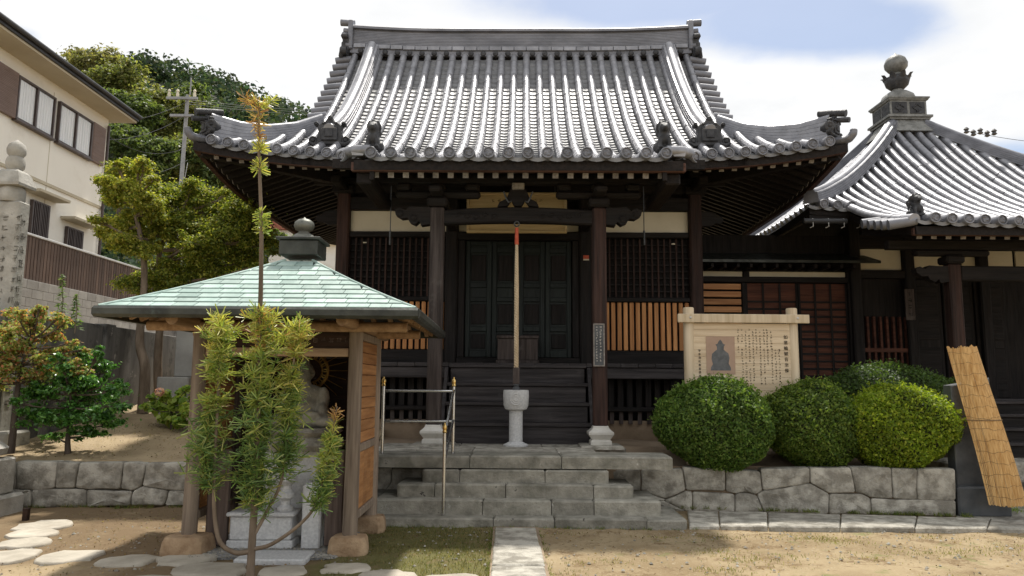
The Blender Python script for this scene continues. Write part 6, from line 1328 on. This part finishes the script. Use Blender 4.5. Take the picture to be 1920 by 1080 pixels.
# red maple, glossy round shrub, hydrangea
RM = [(.45, .19, .045), (.38, .27, .06), (.30, .29, .06), (.50, .14, .04), (.24, .26, .05), (.42, .30, .09)]
tree('red_maple', 'small maple with orange and red autumn leaves before the stupa pillar', atY(20, 830, 10.2)*V(1, 1, 0)+V(0, 0, .6), [atY(20, 850, 10.2), atY(28, 780, 10.2), atY(38, 700, 10.2), atY(60, 640, 10.2)],
     cl([(20, 610, 36), (55, 600, 36), (95, 625, 34), (40, 655, 44), (90, 668, 36), (130, 655, 24), (10, 690, 40), (60, 705, 30), (-25, 650, 44), (120, 690, 26), (150, 698, 22), (-20, 710, 40), (110, 595, 18), (75, 580, 16), (150, 665, 20), (95, 700, 28)], 10.2, .95), 26000, .024, [(.50, .30, .14), (.44, .42, .17), (.32, .40, .12), (.56, .23, .12), (.28, .38, .10), (.48, .46, .22), (.26, .36, .09)], bark='bark_dark', r0=.05, aspect=.6, cat='maple')
GS = [(.045, .13, .025), (.07, .18, .035), (.03, .085, .02), (.11, .24, .05), (.05, .14, .03)]
tree('round_shrub', 'round glossy dark green shrub on the left terrace', atY(128, 852, 10.35), [atY(128, 856, 10.35), atY(127, 830, 10.35), atY(130, 790, 10.35), atY(133, 740, 10.35)],
     cl([(75, 740, 36), (110, 720, 40), (155, 715, 40), (195, 735, 38), (85, 785, 40), (135, 775, 44), (190, 780, 40), (222, 760, 26), (160, 685, 30), (200, 690, 26), (120, 690, 24), (60, 765, 26), (105, 815, 24), (165, 812, 26), (215, 795, 22), (225, 725, 18), (185, 668, 16), (150, 745, 40)], 10.35), 20000, .030, [(.06, .17, .03), (.10, .25, .05), (.04, .11, .025), (.16, .34, .07), (.08, .20, .04)], bark='bark_dark', r0=.045, mat_='waxy', cat='shrub')
tree('hydrangea', 'low light green leafy hydrangea beside the hut post', atY(322, 802, 12.1), [atY(322, 805, 12.1), atY(322, 785, 12.1), atY(320, 760, 12.1)],
     cl([(300, 765, 24), (330, 750, 24), (350, 770, 22), (315, 785, 22), (340, 790, 20), (305, 745, 14), (345, 735, 14)], 12.1), 3000, .05, [(.28, .40, .08), (.38, .48, .10), (.19, .31, .06), (.46, .52, .15)], bark='bark_dark', r0=.03, aspect=.65, cat='shrub')
fl_ = [o for o in bpy.data.objects if o.name == 'hydrangea'][0]; c = atY(299, 735, 11.9); P = c+sph(90)*.06; leaf_mesh('flower_head', M['leaf'], P, P-c, .022, pal(90, [(.55, .32, .36), (.6, .42, .42)], .1), .8, fl_, .2)
# tall weeds on the block wall
for px, py0, py1, lab in ((114, 590, 515, 'tall leafy weed growing before the block wall'), (140, 600, 552, 'shorter weed beside the tall one at the block wall')):
    Yw = 11.3; t = thing('weed', lab, 'weed', atY(px, py0, Yw)); a, b = atY(px, py0+25, Yw), atY(px+3, py1, Yw); MB().tube([a, (a+b)/2+V(.02, 0, 0), b], [.01, .008, .004], 6).build('stem', M['bark'], t); n = 130; s_ = RNG.uniform(.1, 1, n); d = sph(n)*V(1, 1, .3); P = a+(b-a)*s_[:, None]+d*(.10*(1.1-s_))[:, None]
    leaf_mesh('leaves', M['leaf'], P, d*.3+V(0, 0, 1), .05, pal(n, [(.12, .20, .07), (.18, .25, .10)], .2), .22, t, .4, Tdir=d)
# ------------------------------------------------------------------ young umbrella pine
PY_ = 5.35
up_ = thing('umbrella_pine', 'slender young umbrella pine with long bare leader before the shrine hut', 'tree', atZ(468, 1098, 0.0)); q = lambda x, y, dY=0: atY(x, y, PY_+dY); B0 = atZ(468, 1098, .0); PY_ = B0[1]
mb = MB(); p, r_ = tube_path([q(468, 1105), q(472, 1030), q(478, 930), q(483, 800), q(486, 650), q(489, 540), q(490, 420), q(486, 300), q(485, 200)], .034, .010); mb.tube(p, r_, 9); mb.build('trunk', M['bark'], up_, 50)
def branch(pts, r0, r1): mb = MB(); p, r_ = tube_path(pts, r0, r1); mb.tube(p, r_, 8); mb.build('branch', M['bark'], up_, 50)
branch([q(470, 1034), q(440, 1036, -.02), q(412, 1015, -.04), q(402, 960, -.05), q(402, 880, -.06), q(408, 760, -.06), q(413, 640, -.06), q(415, 600, -.06)], .022, .008)
branch([q(474, 1030), q(510, 1020, -.05), q(560, 985, -.1), q(592, 945, -.12), q(612, 870, -.12), q(627, 790, -.12), q(632, 762, -.12)], .017, .006)
branch([q(478, 1000), q(500, 960, .05), q(528, 900, .1), q(540, 800, .12), q(548, 700, .12), q(560, 610, .12)], .017, .007)
NV = []; NC = []
def whorls(path, rad, dens, cols, ln, up=.5, step=.034):
    rad *= 1.5; ln *= 1.08; dens = int(dens*1.3)
    p = np.array(cubic(path, 8)); d = np.r_[0, np.cumsum(np.linalg.norm(np.diff(p, axis=0), axis=1))]; s_ = np.arange(0, d[-1]+1e-6, step)
    for s__ in s_:
        c = np.array([np.interp(s__, d, p[:, i]) for i in range(3)]); f = s__/max(d[-1], 1e-6); n = dens
        if rad > .10:   # side twigs carry most needles
            for _ in range(4):
                dv = sph(1)[0]*V(1, 1, .45); dv[2] += .25; c2 = c+unit(dv)*rad*RNG.uniform(.1, .78)*(.62+.38*abs(math.sin(s__*11+len(NV)*.001)))*(1 if f < .85 else .7); pc_ = cols(f); needles(c2, max(8, n//3), pc_ if RNG.random() < .6 else (DG if RNG.random() < .5 else MG), ln, up)
        needles(c, n//2, cols(f), ln, up)
def needles(c, n, cs, ln, up):
    a = RNG.uniform(0, 6.28, n); el = RNG.normal(up, .5, n); l = ln*RNG.uniform(.7, 1.12, n); D = np.c_[np.cos(a)*np.cos(el), np.sin(a)*np.cos(el), np.sin(el)]
    S = np.cross(D, RNG.normal(0, 1, (n, 3))); S /= np.linalg.norm(S, axis=1)[:, None]; w_ = .0046; P = c+D*.008+RNG.normal(0, .006, (n, 3)); E = P+D*l[:, None]; E[:, 2] -= l*.10; Mi = P+D*(l*.6)[:, None]
    v = np.empty((n, 4, 3)); v[:, 0] = P-S*w_*.8; v[:, 1] = P+S*w_*.8; v[:, 2] = E+S*w_*.9; v[:, 3] = E-S*w_*.9; NV.append(v.reshape(-1, 3)); NC.append(pal(n, cs, .2))
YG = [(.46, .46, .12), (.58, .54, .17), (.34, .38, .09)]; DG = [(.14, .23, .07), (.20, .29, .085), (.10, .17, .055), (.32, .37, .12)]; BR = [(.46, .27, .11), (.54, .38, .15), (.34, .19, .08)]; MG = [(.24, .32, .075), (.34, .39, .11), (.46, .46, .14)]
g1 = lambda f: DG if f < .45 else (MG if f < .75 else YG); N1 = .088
g1 = lambda f: DG if f < .45 else (MG if f < .75 else YG); N1 = .088
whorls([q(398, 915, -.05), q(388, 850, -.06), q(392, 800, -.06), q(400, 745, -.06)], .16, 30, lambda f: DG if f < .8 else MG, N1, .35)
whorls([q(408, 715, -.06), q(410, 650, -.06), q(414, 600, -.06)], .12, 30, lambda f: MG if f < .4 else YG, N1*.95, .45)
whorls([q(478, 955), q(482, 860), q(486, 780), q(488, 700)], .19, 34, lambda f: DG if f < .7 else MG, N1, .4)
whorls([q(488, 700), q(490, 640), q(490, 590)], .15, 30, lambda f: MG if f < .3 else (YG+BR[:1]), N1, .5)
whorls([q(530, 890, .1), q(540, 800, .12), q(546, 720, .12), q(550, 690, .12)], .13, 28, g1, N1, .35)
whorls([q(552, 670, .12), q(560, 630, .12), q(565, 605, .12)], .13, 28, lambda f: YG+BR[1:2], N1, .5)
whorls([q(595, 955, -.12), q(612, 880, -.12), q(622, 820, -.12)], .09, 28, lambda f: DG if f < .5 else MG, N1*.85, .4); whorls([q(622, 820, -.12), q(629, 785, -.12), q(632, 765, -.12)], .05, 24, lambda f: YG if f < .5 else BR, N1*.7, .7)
whorls([q(485, 235), q(484, 188)], .06, 13, lambda f: BR+BR+YG[:1], N1*1.1, .35, .02); whorls([q(500, 200), q(512, 185)], .02, 16, lambda f: YG, N1*.8, .3, .02); whorls([q(470, 195), q(458, 182)], .02, 16, lambda f: BR, N1*.8, .3, .02); whorls([q(487, 285), q(487, 270)], .05, 34, lambda f: YG, N1*.95, .35, .018); whorls([q(487, 320), q(487, 305)], .05, 30, lambda f: MG+YG, N1*.85, .45, .018)
whorls([q(492, 435), q(491, 400)], .05, 26, lambda f: MG, N1*.8, .4, .02); whorls([q(486, 265), q(486, 232)], .03, 12, lambda f: BR, N1*.6, .4, .02)
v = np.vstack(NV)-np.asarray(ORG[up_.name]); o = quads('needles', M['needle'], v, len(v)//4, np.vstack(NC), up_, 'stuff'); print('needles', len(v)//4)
# ------------------------------------------------------------------ utility pole, wires
UY = 30.0; a = atY(352, 178, UY); po = thing('utility_pole', 'grey concrete utility pole with cross-arms behind the garden trees', 'utility pole', (a[0], UY, 3)); MB().tube([(a[0]-.1, UY, 2.0), (a[0], UY, a[2])], [.11, .07], 12).build('pole', M['pole'], po, 50)
for dz, w_ in ((-.25, .8), (-1.0, .6)): MB().box(a[0]-w_, a[0]+w_*.6, UY-.2, UY-.1, a[2]+dz, a[2]+dz+.1).build('cross_arm', M['pole'], po)
for dx in (-.7, -.35, .35): MB().lathe([(.05, 0), (.07, .1), (.04, .2), (.07, .25), (.03, .33)], (a[0]+dx, UY-.15, a[2]-.15), 10).build('insulator', M['plaster'], po, 40)
MB().tube([(a[0]+.1, UY, a[2]), (a[0]+.1, UY, a[2]+.75)], .03, 6).build('earth_rod', M['pole'], po)
def wire(p, q_, sag, lab):
    p, q_ = np.asarray(p), np.asarray(q_); MBx = MB(); MBx.tube([p+(q_-p)*s_-V(0, 0, sag*4*s_*(1-s_)) for s_ in np.linspace(0, 1, 14)], .009, 5); solo(MBx, 'power_line', M['wire'], lab, 'cable', p)
wire(atY(352, 190, UY), atY(195, 232, 26), .2, 'upper cable from the utility pole to the cream house'); wire(atY(352, 213, UY), atY(196, 262, 26), .3, 'middle cable from the utility pole to the cream house'); wire(atY(352, 275, UY), atY(197, 250, 26), .5, 'lower cable from the utility pole to the cream house')
for i, y in enumerate((207, 211, 215)): wire(atY(352, y-20, UY), atY(760, y-6, 60), .4, ('highest', 'middle', 'lowest')[i]+' thin cable running from the pole behind the hall roof')
wire(atY(352, 300, UY), atY(200, 330, 26), .3, 'slack cable low on the utility pole'); wire(atY(352, 305, UY), atY(330, 420, 27), .0, 'steep stay cable beside the utility pole')
ra_ = [atY(1815, 246, 24), atY(1960, 268, 24)]; wire(ra_[0], ra_[1], .05, 'cable right of the jewel finial')
t = thing('line_fitting', 'cluster of insulators on the cable right of the jewel finial', 'insulator', ra_[0]-V(0, 0, .1))
for i in range(5): c = atY(1812+i*13, 245+(i % 2)*4+i*.8, 24); MB().lathe([(.03, -.1), (.09, -.06), (.05, 0), (.09, .05), (.03, .12)], c, 10).build('insulator', M['wire'], t, 40)
# ------------------------------------------------------------------ wooded hill and far buildings
def hillz(x, y):
    return 71*math.exp(-((x+85)/95)**2-((y-170)/72)**2)-1.5
mb = MB(); grid(mb, hillz, np.linspace(-230, 60, 50), np.linspace(34, 330, 50), 0, -8); struct(mb.build('hill', M['core'], None, 60))
# nearer wood of single trees on the slope
FG = ([(.12, .145, .05), (.17, .19, .065), (.22, .235, .085), (.27, .265, .10)], [(.08, .12, .045), (.12, .16, .055), (.165, .21, .07)], [(.18, .185, .08), (.24, .23, .10), (.29, .265, .12)])
FT = ((150, 130, 44, 60, 2, 'tall broad tree rising behind the cream house roof'), (205, 150, 40, 58, 0, 'olive tree on the slope right of the tallest one'), (250, 195, 36, 48, 1, 'bright green tree on the slope behind the house corner'), (300, 205, 38, 50, 0, 'leafy tree on the slope left of the utility pole'), (345, 190, 44, 52, 1, 'green tree on the slope behind the utility pole'), (230, 260, 34, 46, 1, 'dark green tree low on the slope by the house'), (290, 285, 34, 48, 1, 'dark tree on the slope behind the pruned trees'), (400, 300, 36, 46, 1, 'tree on the slope under the roof corner'), (345, 290, 36, 46, 0, 'mid-green tree on the slope right of the dark one'), (440, 260, 46, 44, 0, 'tree on the slope beyond the roof corner'), (120, 190, 36, 46, 0, 'tree partly hidden by the cream house roof'), (460, 350, 40, 50, 1, 'tree under the hall eave'), (225, 330, 34, 44, 1, 'dark tree low behind the pruned garden tree'))
for px, py, Yt, rp_, ci, lab in FT:
    c = atY(px, py+10, Yt); s_ = Yt/FPX; zb = max(2.0, c[2]-rp_*s_*2.4); cls = []
    for _ in range(16):
        d = sph(1)[0]*V(1.1, .8, 1.0); cls.append((c+d*rp_*s_*RNG.uniform(.35, .85), rp_*s_*RNG.uniform(.4, .68)))
    tree('wood_tree', lab, (c[0], Yt, zb), [(c[0], Yt, zb), (c[0]+.1, Yt, (zb+c[2])/2), tuple(c)], cls, 24000, .0027*Yt, FG[ci], bark='bark_dark', r0=.2, group='trees on the wooded slope', limbs=True, flat=.8)
# far wood as one mass over the hill
n = 1500; hx = RNG.uniform(-190, 25, n); hy = RNG.uniform(70, 205, n); P = []; C = []; Nn = []
for x, y in zip(hx, hy):
    z = hillz(x, y)
    if z < 2 or abs(x/y) > .85: continue
    r_ = RNG.uniform(2.4, 5.0); m_ = 80; d = sph(m_); d[:, 2] = np.abs(d[:, 2])*.9-.1; P.append(V(x, y, z+r_*.5)+d*r_*RNG.uniform(.7, 1.1, (m_, 1))); Nn.append(d)
    tint = RNG.uniform(.7, 1.35); base = np.array([(.045, .07, .04), (.06, .085, .045), (.08, .10, .05), (.035, .06, .04)])*tint; C.append(pal(m_, base, .25))  # distance haze put into darker, duller leaf colours
P = np.vstack(P); o = leaf_mesh('hillside_wood', M['hill_leaf'], P, np.vstack(Nn), .55, np.vstack(C), .65, None, .45); o['kind'] = 'stuff'; print('hill leaves', len(P))
def far_house(px0, px1, py0, py1, Yf, roof_m, lab, rtop):
    a, b = atY(px0, py1, Yf), atY(px1, py0, Yf); t = thing('far_house', lab, 'house', ((a[0]+b[0])/2, Yf, 0)); MB().box(a[0], b[0], Yf, Yf+6, 0, b[2]).build('wall', M['stucco'], t)
    m_ = (b[2]); MB().prism([(a[0]-.4, m_), (b[0]+.4, m_), ((a[0]+b[0])/2, m_+rtop)], (0, Yf-.4, 0), V(1, 0, 0), V(0, 0, 1), V(0, 6.8, 0)).build('roof', roof_m, t)
    w_ = MB().box(b[0]-.7, b[0]-.1, Yf-.05, Yf+.02, b[2]-1.6, b[2]-.5).build('window', M['glass'], t); MB().box(b[0]-.75, b[0]-.05, Yf-.07, Yf-.051, b[2]-1.65, b[2]-1.6).build('sill', M['rail_pale'], w_)
far_house(584, 632, 460, 560, 40, M['stucco'], 'beige far house seen between hut finial and hall wall', .4); far_house(500, 548, 432, 560, 48, M['roof_red'], 'far house with red tiled roof behind the hut finial', .9)
k = 40; tree('far_shrub', 'green shrub between hut finial and far red-roofed house', at3(570, 480, 30)*V(1, 1, 0)+V(0, 0, 3), [at3(565, 560, 30), at3(565, 500, 30), at3(568, 460, 30)], cl([(530, 455, 26), (560, 462, 24), (590, 458, 18), (510, 470, 22)], 30), 3000, .11, FG[1], bark='bark_dark', r0=.08, cat='shrub')
# dry leaves and crumbs on the left terrace and round the hut
n = 2600; P = np.c_[RNG.uniform(-6.5, -2.0, n), RNG.uniform(10.0, 12.6, n), np.zeros(n)]; P[:, 2] = [terr(0, y)+.012 for y in P[:, 1]]
P2 = np.c_[RNG.uniform(-5.2, -1.2, 2600), RNG.uniform(5.4, 9.6, 2600), np.full(2600, .018)]; P = np.vstack([P, P2])
o = leaf_mesh('terrace_litter', M['leaf'], P, np.tile([0, 0, 1.], (len(P), 1)), .012, pal(len(P), [(.16, .10, .05), (.24, .16, .08), (.09, .06, .035), (.36, .27, .14), (.20, .19, .08)], .3), .45, None, .4); o['kind'] = 'stuff'
